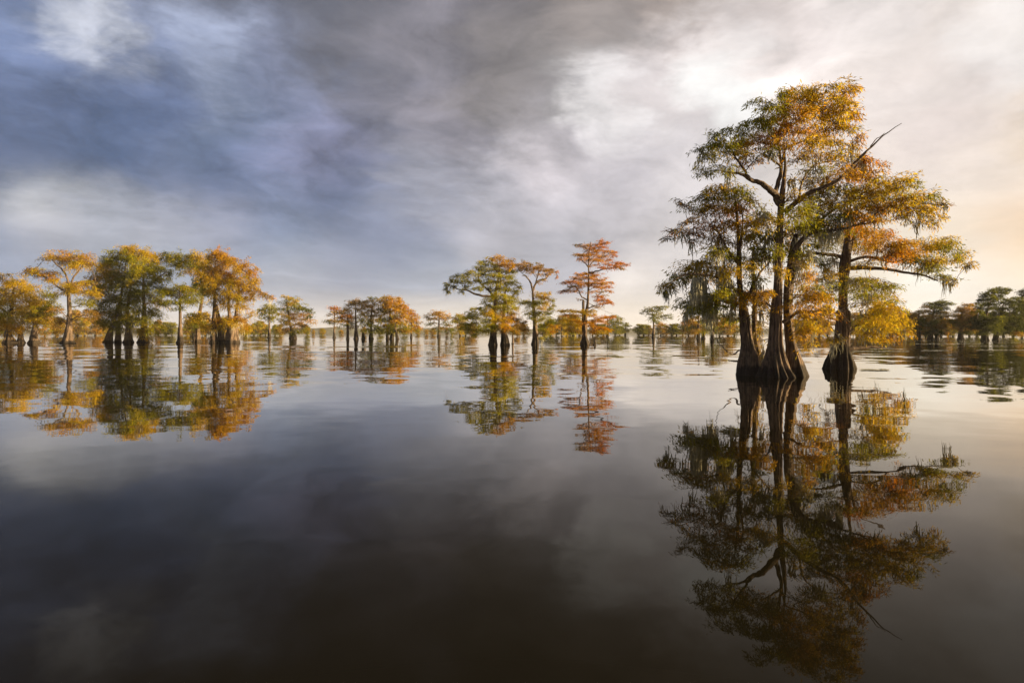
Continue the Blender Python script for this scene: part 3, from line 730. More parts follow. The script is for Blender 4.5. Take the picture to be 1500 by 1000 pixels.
make_tree('cypress_tree', 'flat topped lone cypress with one tapering trunk, second clear trunk from the left edge', (99, 503),
    [[(99, 503.3, 13), (100, 494, 8), (101, 480, 5.5), (102, 460, 4), (101, 440, 3.4), (100, 426, 2.6), (101, 412, 1.5)]],
    [(72,378,12,4,'y'),(88,376,16,5,'o'),(106,378,18,6,'y'),(124,380,14,5,'o'),(134,387,9,4,'b'),(96,386,14,4,'y',.7),(118,389,16,5,'y'),(45,396,12,4,'o'),(60,399,14,5,'y'),(72,404,10,4,'o'),(78,411,10,3,'y'),(92,419,16,6,'y'),(108,422,16,5,'y'),(124,415,14,4,'y'),(100,428,14,4,'y'),(85,402,8,4,'y',.5),
     (135,430,14,5,'y',.8),(128,444,16,5,'g',.8),(132,460,12,6,'b',.8),(82,455,10,5,'b',.7),(88,470,12,5,'b',.8),(90,485,9,5,'b',.7)],
    limbs=[dict(p=[(101, 424), (98, 406), (92, 396), (84, 388), (76, 380)], r0=1.6, r1=.6, dy=-1.5), dict(p=[(101, 424), (108, 406), (116, 396), (122, 386)], r0=1.5, r1=.6, dy=1.5),
           dict(p=[(100, 430), (85, 420), (70, 408), (45, 398)], r0=1.3, r1=.5, dy=-1), dict(p=[(102, 428), (115, 420), (140, 412)], r0=1.1, r1=.5)],
    seed=23, group=G_L, stain=.45, cover=3.70)
make_tree('cypress_tree', 'left half of the big bushy pair, green over orange, with pale split feet', (166, 501.5),
    [[(158, 502, 9), (160, 492, 6), (164, 478, 4), (172, 455, 3), (178, 430, 2.4), (182, 405, 1.6), (184, 385, 1)], (1.5, [(172, 502, 6), (173, 490, 5), (173, 478, 3.6), (177, 455, 2.4), (176, 430, 1.2)])],
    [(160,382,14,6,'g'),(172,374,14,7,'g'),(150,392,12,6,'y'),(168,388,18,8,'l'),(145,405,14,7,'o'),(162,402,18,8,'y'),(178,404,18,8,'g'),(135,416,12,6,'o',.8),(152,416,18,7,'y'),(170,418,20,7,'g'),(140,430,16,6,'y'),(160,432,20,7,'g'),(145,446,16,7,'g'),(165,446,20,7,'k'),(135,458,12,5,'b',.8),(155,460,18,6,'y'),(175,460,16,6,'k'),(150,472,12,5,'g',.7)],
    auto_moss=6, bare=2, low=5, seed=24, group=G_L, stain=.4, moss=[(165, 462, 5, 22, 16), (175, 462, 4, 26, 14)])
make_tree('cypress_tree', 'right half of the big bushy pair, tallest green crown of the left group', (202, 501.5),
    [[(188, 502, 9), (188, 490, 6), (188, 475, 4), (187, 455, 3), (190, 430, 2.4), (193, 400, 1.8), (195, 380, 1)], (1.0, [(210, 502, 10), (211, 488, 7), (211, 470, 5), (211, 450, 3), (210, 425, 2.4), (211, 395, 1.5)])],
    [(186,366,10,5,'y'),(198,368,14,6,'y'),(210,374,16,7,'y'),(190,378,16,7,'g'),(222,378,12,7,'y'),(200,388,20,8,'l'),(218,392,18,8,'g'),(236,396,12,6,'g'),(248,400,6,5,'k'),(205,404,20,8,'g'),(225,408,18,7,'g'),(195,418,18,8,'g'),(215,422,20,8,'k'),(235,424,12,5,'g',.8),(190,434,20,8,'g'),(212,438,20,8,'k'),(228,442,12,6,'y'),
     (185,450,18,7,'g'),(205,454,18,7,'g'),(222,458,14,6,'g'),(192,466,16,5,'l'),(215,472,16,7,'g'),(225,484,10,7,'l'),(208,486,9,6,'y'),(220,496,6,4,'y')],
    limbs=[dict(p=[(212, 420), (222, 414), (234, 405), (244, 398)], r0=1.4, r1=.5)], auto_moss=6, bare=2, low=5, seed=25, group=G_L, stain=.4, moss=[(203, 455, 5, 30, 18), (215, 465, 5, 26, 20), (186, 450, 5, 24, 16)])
make_tree('cypress_tree', 'slim dark footed cypress under the arching limb, between bushy pair and leaning trunk', (264, 502.5),
    [[(264, 503, 6.5), (264, 492, 4.5), (264, 475, 3), (264, 455, 2.4), (264, 440, 1.6), (263, 424, 1)]],
    [(262,420,10,4,'g'),(254,426,16,5,'g'),(274,425,16,5,'y'),(240,431,12,5,'g'),(262,434,20,5,'g'),(284,432,12,5,'g'),(236,442,10,4,'k'),(252,444,14,4,'g'),(274,443,12,4,'g'),(264,452,10,3,'k',.7)], seed=26, group=G_L, stain=1.1)
make_tree('cypress_tree', 'cypress on a leaning pale trunk whose long limb arches left over the slim one', (289, 501),
    [[(288, 502, 8), (289, 492, 5), (290, 475, 3.4), (294, 450, 3), (297, 430, 2), (294, 405, 1.4), (285, 390, 1)]],
    [(240,375,9,5,'k'),(250,380,8,5,'g'),(262,376,12,5,'g'),(275,378,14,6,'g'),(290,378,14,6,'y'),(258,386,12,5,'g'),(278,388,16,6,'k'),(295,390,14,7,'y'),(285,400,16,7,'y'),(300,404,14,7,'y'),(292,416,14,7,'k'),(308,420,12,7,'y'),(300,430,14,5,'k'),(265,400,6,4,'g',.6),(286,440,10,4,'g',.7)],
    limbs=[dict(p=[(292, 398), (278, 388), (262, 382), (244, 378)], r0=1.3, r1=.6)], auto_moss=6, bare=2, low=5, seed=27, group=G_L, stain=.5)
make_tree('cypress_tree', 'twin trunked cypress with pale spreading foot, left neighbour of the rust crowned one', (316, 502),
    [[(312, 503, 8), (313, 490, 5.5), (313, 470, 4), (314, 450, 3), (315, 425, 2), (317, 400, 1.4)], (1.2, [(324, 502.5, 8), (324, 490, 6), (322, 475, 5), (318, 458, 4), (316, 445, 3)])],
    [(312,374,10,5,'y'),(322,372,12,6,'o'),(316,384,16,7,'y'),(334,382,12,7,'o'),(306,396,14,7,'y'),(322,398,16,8,'o'),(312,412,16,7,'y'),(328,412,14,7,'y'),(305,426,14,7,'g'),(322,428,16,7,'y'),(315,440,12,5,'y',.8)], auto_moss=6, bare=2, low=5, seed=28, group=G_L, stain=.5)
make_tree('cypress_tree', 'rust crowned cypress with fat pale fluted foot, right end of the left group', (340, 502),
    [[(339, 503, 12), (339, 492, 9), (339, 482, 8), (337, 468, 4), (335, 445, 2.6), (336, 420, 2)], (0.6, [(346, 502.5, 7), (345, 480, 4.5), (346, 460, 3), (349, 435, 2), (351, 410, 1.3)])],
    [(342,386,14,6,'o'),(356,392,12,6,'o'),(344,398,16,7,'y'),(364,402,12,7,'o'),(352,410,18,7,'o'),(370,414,10,6,'y'),(338,418,16,8,'y'),(360,424,16,7,'o'),(375,426,10,5,'b'),(345,434,18,7,'y'),(365,436,12,5,'y'),(385,432,7,4,'b'),(396,435,6,3,'o'),(340,448,16,6,'y'),(358,450,12,4,'o',.6),(370,462,10,4,'y',.7),(355,470,12,4,'o',.7)],
    limbs=[dict(p=[(349, 430), (362, 420), (378, 426), (398, 434)], r0=1.0, r1=.4)], auto_moss=6, bare=2, low=5, seed=29, group=G_L, stain=.45)

G2 = 'pair of cypresses right of the left hand group'
make_tree('cypress_tree', 'small dark green cypress on a black foot, left one of the pair', (394.5, 494.5),
    [[(394.5, 497, 4.5), (394.5, 488, 2.6), (394.5, 470, 1.4), (395, 450, .8)]],
    zp(360, 400, .2, [(180,238,35,12,'g'),(150,258,40,14,'g'),(205,262,35,14,'g'),(115,275,35,12,'g'),(170,285,40,14,'g'),(215,290,30,14,'g'),(120,300,25,10,'k'),(150,320,35,12,'g'),(200,325,30,12,'g'),(180,345,20,8,'k')]), seed=31, group=G2, stain=1.6)
make_tree('cypress_tree', 'wide layered orange and green cypress, right one of the pair', (429, 496),
    [[(429, 498.5, 7.5), (429, 491, 6), (427, 482, 3), (423, 465, 1.8), (421, 445, 1.2)]],
    zp(360, 400, .2, [(300,175,30,10,'y'),(330,190,40,14,'g'),(370,200,30,12,'y'),(280,215,35,12,'g'),(330,230,50,16,'y'),(390,235,40,14,'g'),(260,260,30,10,'g'),(330,265,55,16,'g'),(410,262,50,14,'k'),(460,275,35,14,'k'),(350,300,55,16,'o'),(420,305,45,14,'o'),(475,320,30,10,'k'),(290,310,40,14,'y'),(270,345,35,10,'g'),
      (340,335,55,16,'o'),(420,345,50,12,'o'),(475,355,30,9,'o'),(310,370,50,14,'y'),(380,375,50,14,'o'),(440,385,36,12,'b'),(320,405,50,14,'o'),(390,410,50,14,'g'),(440,415,30,10,'b'),(300,430,30,8,'o'),(370,435,40,8,'g')]), seed=32, group=G2, stain=1.5)

G3 = 'row of cypresses left of the centre'
Z3 = lambda l: zp(360, 400, .2, l)
make_tree('cypress_tree', 'thin rust topped cypress standing apart, left end of the central row', (489.5, 495),
    [[(489.5, 496.5, 4), (489.5, 490, 2), (489.7, 475, 1.1), (490, 455, .7)]],
    Z3([(625,250,30,8,'r'),(655,258,28,9,'r'),(680,268,20,7,'r'),(650,285,30,8,'o'),(690,290,28,9,'b'),(620,300,20,6,'b'),(605,350,28,8,'g'),(640,345,26,8,'b'),(680,352,26,8,'k'),(665,325,25,7,'b',.7),(620,365,20,6,'k'),(655,395,14,5,'b',.7)]), seed=33, group=G3, stain=1.7)
make_tree('cypress_tree', 'short reddish cypress, second from the left in the central row', (509.5, 496.5),
    [[(509.5, 498, 3.2), (509.5, 490, 2.4), (509.5, 478, 2.2), (509, 460, 1)]],
    Z3([(735,262,30,12,'o'),(710,285,30,12,'b'),(755,285,32,14,'r'),(695,320,30,12,'r'),(740,315,45,14,'r'),(775,325,30,12,'o'),(720,345,40,12,'o'),(760,355,36,14,'b'),(735,378,40,12,'k'),(770,392,30,10,'b')]), seed=34, group=G3, stain=2.2)
make_tree('cypress_tree', 'tall flat topped brown cypress with a conical foot, third in the central row', (521.5, 496.5),
    [[(521.5, 498.5, 5), (521.5, 490, 3.6), (521.3, 480, 2.4), (521, 465, 1.6), (521, 448, 1)]],
    Z3([(770,212,28,10,'b'),(800,202,30,10,'b'),(835,208,30,12,'b'),(760,232,28,8,'b'),(800,228,36,12,'o'),(845,232,30,14,'o'),(780,255,26,8,'b',.6),(830,262,34,14,'o'),(850,300,28,14,'y'),(820,330,26,10,'b',.7),(850,350,26,14,'g'),(830,385,20,10,'b',.5)]), seed=35, group=G3, stain=2.0)
make_tree('cypress_tree', 'full brown and olive cypress leaning on the orange crowned giant of the central row', (543.5, 496.5),
    [[(543.5, 497.5, 5), (543.5, 491, 3.8), (543.5, 482, 2.4), (544, 465, 1.6), (545, 448, 1)], (3, [(532, 496, 3.5), (532, 486, 2)])],
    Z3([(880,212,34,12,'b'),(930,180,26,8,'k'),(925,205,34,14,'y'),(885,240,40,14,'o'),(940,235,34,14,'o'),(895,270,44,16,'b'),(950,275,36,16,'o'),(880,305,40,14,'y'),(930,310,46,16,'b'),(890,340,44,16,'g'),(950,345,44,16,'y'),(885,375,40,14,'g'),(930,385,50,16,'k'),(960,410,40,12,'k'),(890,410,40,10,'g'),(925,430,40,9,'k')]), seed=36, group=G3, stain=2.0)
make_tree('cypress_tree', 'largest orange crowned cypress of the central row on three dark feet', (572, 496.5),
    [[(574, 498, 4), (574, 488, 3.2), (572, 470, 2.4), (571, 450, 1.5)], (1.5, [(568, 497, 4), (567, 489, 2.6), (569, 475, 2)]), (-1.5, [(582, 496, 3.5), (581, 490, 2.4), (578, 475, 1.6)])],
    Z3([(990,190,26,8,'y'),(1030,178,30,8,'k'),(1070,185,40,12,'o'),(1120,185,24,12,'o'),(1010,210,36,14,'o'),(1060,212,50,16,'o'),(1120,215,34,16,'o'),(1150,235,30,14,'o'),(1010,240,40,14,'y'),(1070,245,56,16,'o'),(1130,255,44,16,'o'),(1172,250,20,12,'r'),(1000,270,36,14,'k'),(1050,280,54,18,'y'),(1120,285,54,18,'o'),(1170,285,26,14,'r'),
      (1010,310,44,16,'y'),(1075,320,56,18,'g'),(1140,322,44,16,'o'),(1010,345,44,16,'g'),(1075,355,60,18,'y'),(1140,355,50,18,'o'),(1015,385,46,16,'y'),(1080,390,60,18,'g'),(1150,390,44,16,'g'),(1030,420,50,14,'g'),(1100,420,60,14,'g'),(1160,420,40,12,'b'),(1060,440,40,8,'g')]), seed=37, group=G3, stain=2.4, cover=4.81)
make_tree('cypress_tree', 'narrow pale orange cypress at the right end of the central row', (602.5, 495),
    [[(602.5, 496.5, 2.4), (602.5, 488, 1.6), (602.5, 470, 1), (602.5, 456, .6)]],
    Z3([(1210,272,22,8,'o'),(1195,295,24,10,'o'),(1225,290,26,9,'r'),(1240,310,24,10,'o'),(1205,325,34,12,'o'),(1245,335,26,12,'o'),(1215,352,36,12,'o'),(1255,365,22,12,'b'),(1205,378,36,12,'y'),(1245,392,36,14,'o'),(1215,410,40,12,'o'),(1260,415,24,10,'g')]), seed=38, group=G3, stain=1.2)
make_tree('cypress_tree', 'small umbrella shaped brown cypress alone in the gap left of the large green one', (643, 494),
    [[(643, 496, 3.8), (643, 488, 2.6), (643, 475, 1.6), (643.5, 460, .9)]],
    Z3([(1390,282,30,8,'o'),(1430,288,32,9,'o'),(1360,300,32,9,'b'),(1410,306,44,10,'o'),(1460,308,30,9,'o'),(1335,325,26,8,'b'),(1380,328,36,9,'b'),(1440,330,36,8,'b',.7),(1480,325,24,8,'b'),(1345,368,30,8,'k'),(1385,365,24,6,'b',.6),(1460,362,30,8,'k'),(1490,380,26,7,'b'),(1390,400,30,8,'k'),(1440,402,34,8,'b'),(1420,425,26,6,'k'),(1495,410,20,6,'k')]), seed=39, stain=1.0, group='lone cypress near the centre')

Z4 = lambda l: zp(630, 340, .2, l)
z4 = lambda x, y: (630 + .2 * x, 340 + .2 * y)
make_tree('cypress_tree', 'large spreading green cypress near the centre, limb curving out left, two fat feet', (727, 505.5),
    [[z4(460, 832) + (9,), z4(462, 780) + (7,), z4(465, 720) + (5.5,), z4(470, 620) + (4.2,), z4(478, 520) + (3.6,), z4(480, 440) + (3,), z4(500, 340) + (1.8,), z4(510, 250) + (1,)],
     (0.8, [z4(550, 830) + (8.5,), z4(548, 780) + (7,), z4(540, 730) + (5.5,), z4(535, 640) + (3.5,), z4(545, 540) + (2.6,), z4(550, 420) + (1.5,)])],
    Z4([(490,190,30,12,'o'),(450,205,40,14,'y'),(530,198,40,14,'o'),(580,212,30,12,'b'),(370,225,20,10,'l'),(400,235,34,16,'g'),(460,240,44,18,'l'),(530,240,44,18,'o'),(590,245,36,16,'o'),(350,270,36,16,'l'),(420,275,44,18,'l'),(490,280,46,18,'l'),(560,285,44,18,'g'),(615,290,26,12,'l'),(270,300,30,14,'g'),(320,305,36,16,'l'),(390,315,44,18,'g'),(460,320,46,18,'l'),(530,325,44,18,'l'),(590,330,34,16,'g'),
      (200,325,34,14,'g'),(250,335,34,16,'l'),(160,355,30,14,'g'),(210,365,34,14,'g'),(130,385,26,13,'l'),(110,420,18,12,'g'),(135,440,14,12,'g'),(175,400,24,10,'g'),(280,365,36,14,'l'),(345,360,36,16,'g'),(410,365,44,18,'g'),(480,370,46,18,'l'),(550,375,44,18,'g'),(620,375,34,16,'g'),(655,400,18,12,'g'),(230,430,16,14,'g'),(260,400,24,12,'g'),(350,410,36,14,'g'),(440,415,40,16,'g'),(510,420,44,18,'l'),(580,420,44,18,'g'),(650,440,30,14,'g'),
      (480,470,50,16,'l'),(540,475,50,16,'l'),(600,480,44,14,'g'),(440,500,40,14,'l'),(510,510,54,18,'l'),(580,515,54,18,'l'),(420,540,44,16,'l'),(490,550,54,18,'l'),(570,555,54,18,'l'),(620,560,34,14,'y'),(360,560,40,12,'g'),(310,560,20,8,'l'),(300,595,40,14,'g'),(370,595,54,18,'l'),(450,595,54,18,'y'),(530,600,54,18,'o'),(600,605,44,16,'o'),
      (280,625,36,12,'g'),(340,635,54,18,'l'),(420,640,54,18,'g'),(500,645,54,18,'y'),(580,650,44,18,'o'),(640,650,44,22,'b'),(250,670,36,12,'g'),(310,680,50,18,'l'),(390,685,54,18,'g'),(470,690,44,16,'g'),(550,690,44,16,'o'),(620,695,36,18,'b'),(680,670,34,22,'b'),(690,720,34,18,'b'),(230,705,28,10,'l'),(290,720,44,16,'g'),(360,725,50,14,'g'),(330,755,24,12,'l'),(590,720,24,14,'l'),(640,735,34,12,'b'),(540,715,30,12,'o'),(440,600,50,18,'l',1,-1.6),(500,640,54,18,'y',1,-1.8),(470,685,50,18,'g',1,-1.6),(545,690,44,16,'o',1,-1.7),(430,722,40,12,'g',1,-1.4),(560,640,40,16,'o',1,-1.5),(505,560,50,18,'l',1,-1.7)]),
    limbs=[dict(p=[z4(480, 500), z4(440, 470), z4(380, 466), z4(320, 448), z4(270, 425), z4(220, 418), z4(160, 400)], r0=2.2, r1=.6, dy=-1.5), dict(p=[z4(478, 480), z4(440, 440), z4(400, 400), z4(360, 360), z4(360, 320)], r0=1.8, r1=.6, dy=1),
           dict(p=[z4(500, 420), z4(520, 350), z4(500, 300), z4(460, 250)], r0=1.6, r1=.6, dy=.5), dict(p=[z4(545, 540), z4(600, 470), z4(640, 430)], r0=1.4, r1=.5, dy=1)],
    bare=4, auto_moss=3, seed=41, stain=1.3, cover=4.62, group='big cypresses near the centre', flute=.4, segs=32, leaf=.17)
make_tree('cypress_tree', 'tall straight trunked cypress with bare fork and flat brown top, beside the large green one', (784, 504.5),
    [[z4(770, 826) + (7,), z4(772, 780) + (6,), z4(768, 700) + (4.2,), z4(765, 620) + (3.4,), z4(757, 540) + (2.6,), z4(754, 470) + (2.1,), z4(752, 410) + (1.9,)]],
    Z4([(630,240,28,10,'o'),(665,248,32,12,'o'),(700,222,30,10,'b'),(715,245,40,12,'o'),(650,275,30,12,'b'),(705,272,44,12,'o'),(760,262,40,12,'o'),(800,238,28,10,'b'),(790,262,36,12,'o'),(820,280,30,10,'b'),(740,295,40,10,'o',.7),(860,278,28,10,'o'),(895,278,26,10,'b'),(925,295,10,10,'r'),(928,325,6,12,'r'),(880,300,28,9,'o'),(840,312,26,8,'b'),(800,310,26,8,'b',.6),(830,350,22,8,'b',.7),(800,372,24,8,'b',.5),(700,320,20,7,'b',.5),
      (770,440,24,10,'y',.6),(820,455,30,12,'y'),(860,450,24,10,'y'),(790,475,40,14,'y'),(850,485,40,14,'y'),(895,500,18,10,'g'),(720,512,50,12,'l'),(670,520,34,10,'g'),(790,515,44,14,'g'),(850,520,40,14,'y'),(905,535,14,14,'g'),(740,545,44,14,'g'),(820,555,46,16,'y'),(880,560,22,12,'g'),(730,595,36,12,'g'),(800,600,46,16,'g'),(860,600,30,16,'k'),
      (740,625,26,10,'k'),(820,640,50,16,'g'),(880,650,34,16,'k'),(840,680,50,16,'g'),(900,690,36,14,'o'),(830,715,40,12,'l'),(880,725,40,12,'o'),(850,755,36,10,'l'),(820,775,16,7,'l'),(760,520,40,14,'l',.8,-1.5),(775,590,40,14,'g',.8,-1.5),(790,650,36,14,'g',.7,-1.5)]),
    limbs=[dict(p=[z4(752, 430), z4(738, 375), z4(715, 335), z4(690, 318)], r0=1.6, r1=.6, dy=-.8), dict(p=[z4(754, 425), z4(775, 372), z4(810, 348), z4(850, 338), z4(870, 310)], r0=1.6, r1=.6, dy=.8), dict(p=[z4(775, 372), z4(785, 330), z4(800, 280)], r0=1.0, r1=.5, dy0=.2, dy=-.5)],
    bare=4, auto_moss=3, seed=42, stain=1.0, cover=4.07, group='big cypresses near the centre', segs=32, leaf=.17)
make_tree('cypress_tree', 'slender red orange cypress in open tiers, reddest tree on the lake', (857, 505.5),
    [[z4(1135, 835) + (9.5,), z4(1133, 800) + (7,), z4(1132, 770) + (4.6,), z4(1133, 700) + (4.2,), z4(1136, 640) + (3.8,), z4(1140, 600) + (4,), z4(1148, 560) + (3,), z4(1156, 500) + (2.3,), z4(1160, 400) + (1.8,), z4(1163, 300) + (1.5,), z4(1160, 250) + (1.2,), z4(1165, 150) + (.8,), z4(1175, 70) + (.5,)],
     (0, [z4(1120, 620) + (2.2,), z4(1122, 560) + (2.4,), z4(1122, 500) + (2.4,), z4(1124, 494) + (1.2,)])],
    Z4([(1245,62,22,7,'R'),(1285,80,34,7,'R'),(1235,90,40,9,'R'),(1085,95,26,7,'b'),(1125,100,32,8,'O'),(1175,98,30,8,'O'),(1265,108,34,8,'R'),(1170,125,46,10,'O'),(1225,135,44,10,'O'),(1300,140,40,9,'O'),(1345,150,28,8,'R'),(1075,165,26,7,'b'),(1110,168,36,9,'O'),(1160,165,40,10,'O'),(1220,170,44,10,'O'),(1285,178,44,9,'O'),(1340,172,26,7,'R'),
      (1110,195,34,8,'O'),(1175,205,50,10,'O'),(1240,208,44,9,'O'),(1310,205,26,7,'R'),(1370,225,30,8,'R'),(1410,232,30,9,'R'),(1445,240,14,7,'R'),(1310,238,40,8,'R'),(1350,255,44,9,'R'),(1395,262,34,8,'b'),(1200,240,36,7,'O',.7),(1260,258,34,7,'R'),
      (1085,308,30,8,'O'),(1130,305,34,9,'O'),(1180,300,36,9,'O'),(1220,318,40,9,'O'),(1070,335,36,9,'O'),(1120,340,44,10,'O'),(1190,340,50,10,'O'),(1250,348,36,8,'O'),(990,370,32,8,'R'),(1030,368,36,9,'R'),(1080,372,44,11,'O'),(1140,375,40,10,'O'),(1210,372,50,10,'O'),(1270,375,44,9,'O'),(1320,368,24,7,'O'),
      (1040,400,40,9,'b'),(1090,405,44,9,'O'),(1230,402,44,9,'O'),(1290,402,44,9,'R'),(960,438,24,7,'R'),(1000,428,32,8,'R'),(1050,432,34,8,'O',.8),(1100,432,26,7,'O',.6),(1200,435,36,8,'O',.8),(1250,440,34,7,'b',.7),(1310,430,22,7,'O'),(1230,470,40,8,'R'),(1275,462,24,6,'b',.6),(1250,498,40,8,'R'),(1300,500,36,8,'R'),(1270,522,44,6,'R'),(1325,515,16,5,'R'),(1220,495,24,7,'R',.7),(1095,492,16,4,'b'),(1210,545,30,5,'b',.5),(1250,550,20,4,'b',.4),
      (960,580,26,7,'y'),(1000,578,40,8,'y'),(1050,575,40,8,'y'),(1095,580,32,8,'y'),(1180,585,30,12,'y'),(1000,610,44,9,'O'),(1060,610,40,9,'b'),(1190,612,30,10,'O'),(1250,630,40,9,'O'),(1300,625,40,9,'R'),(1335,618,18,6,'R'),(1010,645,50,12,'y'),(1070,650,36,12,'O'),(1140,655,22,8,'y'),(1210,650,40,10,'O'),(1270,655,30,9,'O'),(1030,680,50,12,'y'),(1085,690,34,12,'O'),(1185,680,24,12,'O'),
      (1230,705,36,9,'O'),(1280,705,40,9,'O'),(1310,718,24,8,'y'),(1200,725,24,10,'O'),(1260,735,36,8,'y'),(1030,715,40,12,'b'),(1080,730,24,10,'b'),(1140,595,30,10,'y',.9,-1.2),(1160,665,30,9,'O',.8,-1.2)]),
    limbs=[dict(p=[z4(1160, 262), z4(1145, 235), z4(1120, 215), z4(1090, 190)], r0=1.0, r1=.4, dy=-.8), dict(p=[z4(1162, 255), z4(1185, 225), z4(1215, 200), z4(1260, 180)], r0=1.0, r1=.4, dy=.8), dict(p=[z4(1162, 300), z4(1210, 288), z4(1270, 272), z4(1340, 262), z4(1410, 250)], r0=1.2, r1=.4, dy=-.8),
           dict(p=[z4(1150, 495), z4(1110, 470), z4(1090, 430), z4(1060, 400), z4(1000, 425)], r0=1.1, r1=.4, dy=-.6), dict(p=[z4(1160, 560), z4(1200, 540), z4(1240, 545)], r0=.9, r1=.3, dy=-.5), dict(p=[z4(1160, 400), z4(1200, 375), z4(1260, 385)], r0=.9, r1=.4, dy=.6)],
    bare=4, auto_moss=0, seed=43, stain=1.15, cover=5.0, group='big cypresses near the centre', depth=.8, segs=32, leaf=.16, droop=.4)
# knee beside the red tree, pale stump by the green one
Yk = yat(505.5); sk = Yk / 1000
V, F = fluted_trunk(np.array([[0, 0, -.2, 2.0 * sk], [0, 0, 0.05, 1.9 * sk], [0.05, 0, .3, 1.4 * sk], [0, 0, .55, 1.2 * sk], [.02, 0, .72, .5 * sk]]), 20, 14, .3, rngl, .4, 5)
kn = mesh_obj('cypress_knee', V, F, M_BARK, smooth=True); kn.location = ((871 - 750) * sk, Yk, 0); kn['stain_height'] = 1.0
tag(kn, 'small dark cypress knee poking up right of the red orange tree\'s foot', 'cypress knee')
V, F = fluted_trunk(np.array([[0, 0, -.2, 2.2 * sk], [0, 0, 0.05, 2.0 * sk], [0.02, 0, .6, 1.5 * sk], [0, 0, 1.2, 1.4 * sk], [.05, 0, 1.75, .8 * sk]]), 20, 14, .3, rngl, .4, 5)
kn = mesh_obj('tree_stump', V, F, M_BARK, smooth=True); kn.location = ((751 - 750) * sk * 1.1, Yk * 1.1, 0); kn['stain_height'] = .15
tag(kn, 'pale broken stump right of the large green cypress\'s two fat feet', 'stump')

make_tree('cypress_tree', 'dark green round cypress just right of the red orange tree', (890, 491.5),
    [[(890, 492.5, 3.5), (890, 486, 2), (890, 475, 1.4), (890, 466, .8)]],
    Z4([(1350,615,24,9,'g'),(1380,630,30,10,'g'),(1325,640,30,10,'g'),(1365,655,40,12,'g'),(1395,665,24,10,'k'),(1310,665,34,12,'k'),(1350,682,44,12,'g'),(1390,700,26,10,'k'),(1290,695,30,12,'k'),(1330,710,44,12,'k'),(1370,720,34,10,'g'),(1300,725,36,9,'k')]), seed=44, stain=1.2, group='cypresses flanking the central gap', leaf=.55)
make_tree('cypress_tree', 'tiny slim green cypress ending the tree line left of the open gap', (916, 491),
    [[(916, 492, 2.4), (916, 486, 1.4), (916.5, 475, .8)]],
    Z4([(1437,665,14,8,'g'),(1430,680,18,9,'g'),(1445,690,18,9,'k'),(1430,708,24,10,'g'),(1448,722,16,8,'k'),(1425,728,20,7,'g')]), seed=45, stain=1.0, group='cypresses flanking the central gap', leaf=.55)
Z5 = lambda l: zp(800, 400, .2, l)
make_tree('cypress_tree', 'flat topped dark cypress standing before the tree line right of the open gap', (957, 494.5),
    [[(957, 496.5, 4), (957, 489, 2.6), (957.5, 478, 1.6), (957, 462, 1)]],
    Z5([(870,245,26,7,'g'),(835,252,26,8,'g'),(795,250,32,8,'g'),(755,260,30,8,'g'),(720,275,22,7,'g'),(700,293,12,5,'k'),(770,275,40,9,'g'),(820,272,36,8,'k'),(760,300,34,9,'k'),(810,300,34,9,'g'),(860,312,22,7,'g'),(895,308,24,8,'k'),(910,325,14,7,'k'),(775,325,30,9,'k'),(820,325,30,8,'g'),(860,335,20,6,'k',.7),(790,350,34,10,'k')]), seed=46, stain=1.2, leaf=.38, group='cypresses flanking the central gap')
make_tree('cypress_tree', 'shady mid distance cypress with three dark feet left of the close cluster', (1026, 496),
    [[(1023, 497.5, 4), (1023, 490, 3), (1023, 475, 1.8), (1024, 460, 1.2)], (1.5, [(1030, 497.5, 4.5), (1030, 490, 3.4), (1030, 475, 2)])],
    Z5([(1040,340,30,12,'b'),(1090,330,36,14,'b'),(1010,365,30,12,'o'),(1060,365,44,14,'b'),(1120,360,44,14,'g'),(1170,345,36,14,'g'),(1015,390,34,12,'g'),(1070,395,46,14,'k'),(1130,392,46,14,'b'),(1185,385,40,14,'g'),(1030,420,36,12,'b'),(1095,422,46,12,'b'),(1150,425,46,12,'g'),(1200,415,36,12,'k'),(1000,415,24,9,'b')]), seed=47, stain=1.5, leaf=.36, group='mid distance cypresses behind the close cluster')
make_tree('cypress_tree', 'moss grey cypress directly left of the close cluster\'s broad trunk', (1044, 498),
    [[(1043, 500.5, 4), (1043, 492, 3), (1044, 475, 2.2), (1045, 455, 1.2)]],
    Z5([(1200,310,36,12,'b'),(1240,300,36,12,'g'),(1180,340,36,12,'b'),(1230,335,44,14,'k'),(1280,335,36,12,'b'),(1210,370,44,14,'k'),(1270,370,44,14,'b'),(1320,360,34,12,'g'),(1220,400,44,12,'k'),(1290,400,44,12,'b'),(1340,395,34,12,'b')]), seed=48, stain=1.4, leaf=.34, group='mid distance cypresses behind the close cluster', moss=[(1040, 465, 8, 30, 20), (1050, 470, 8, 28, 20)])

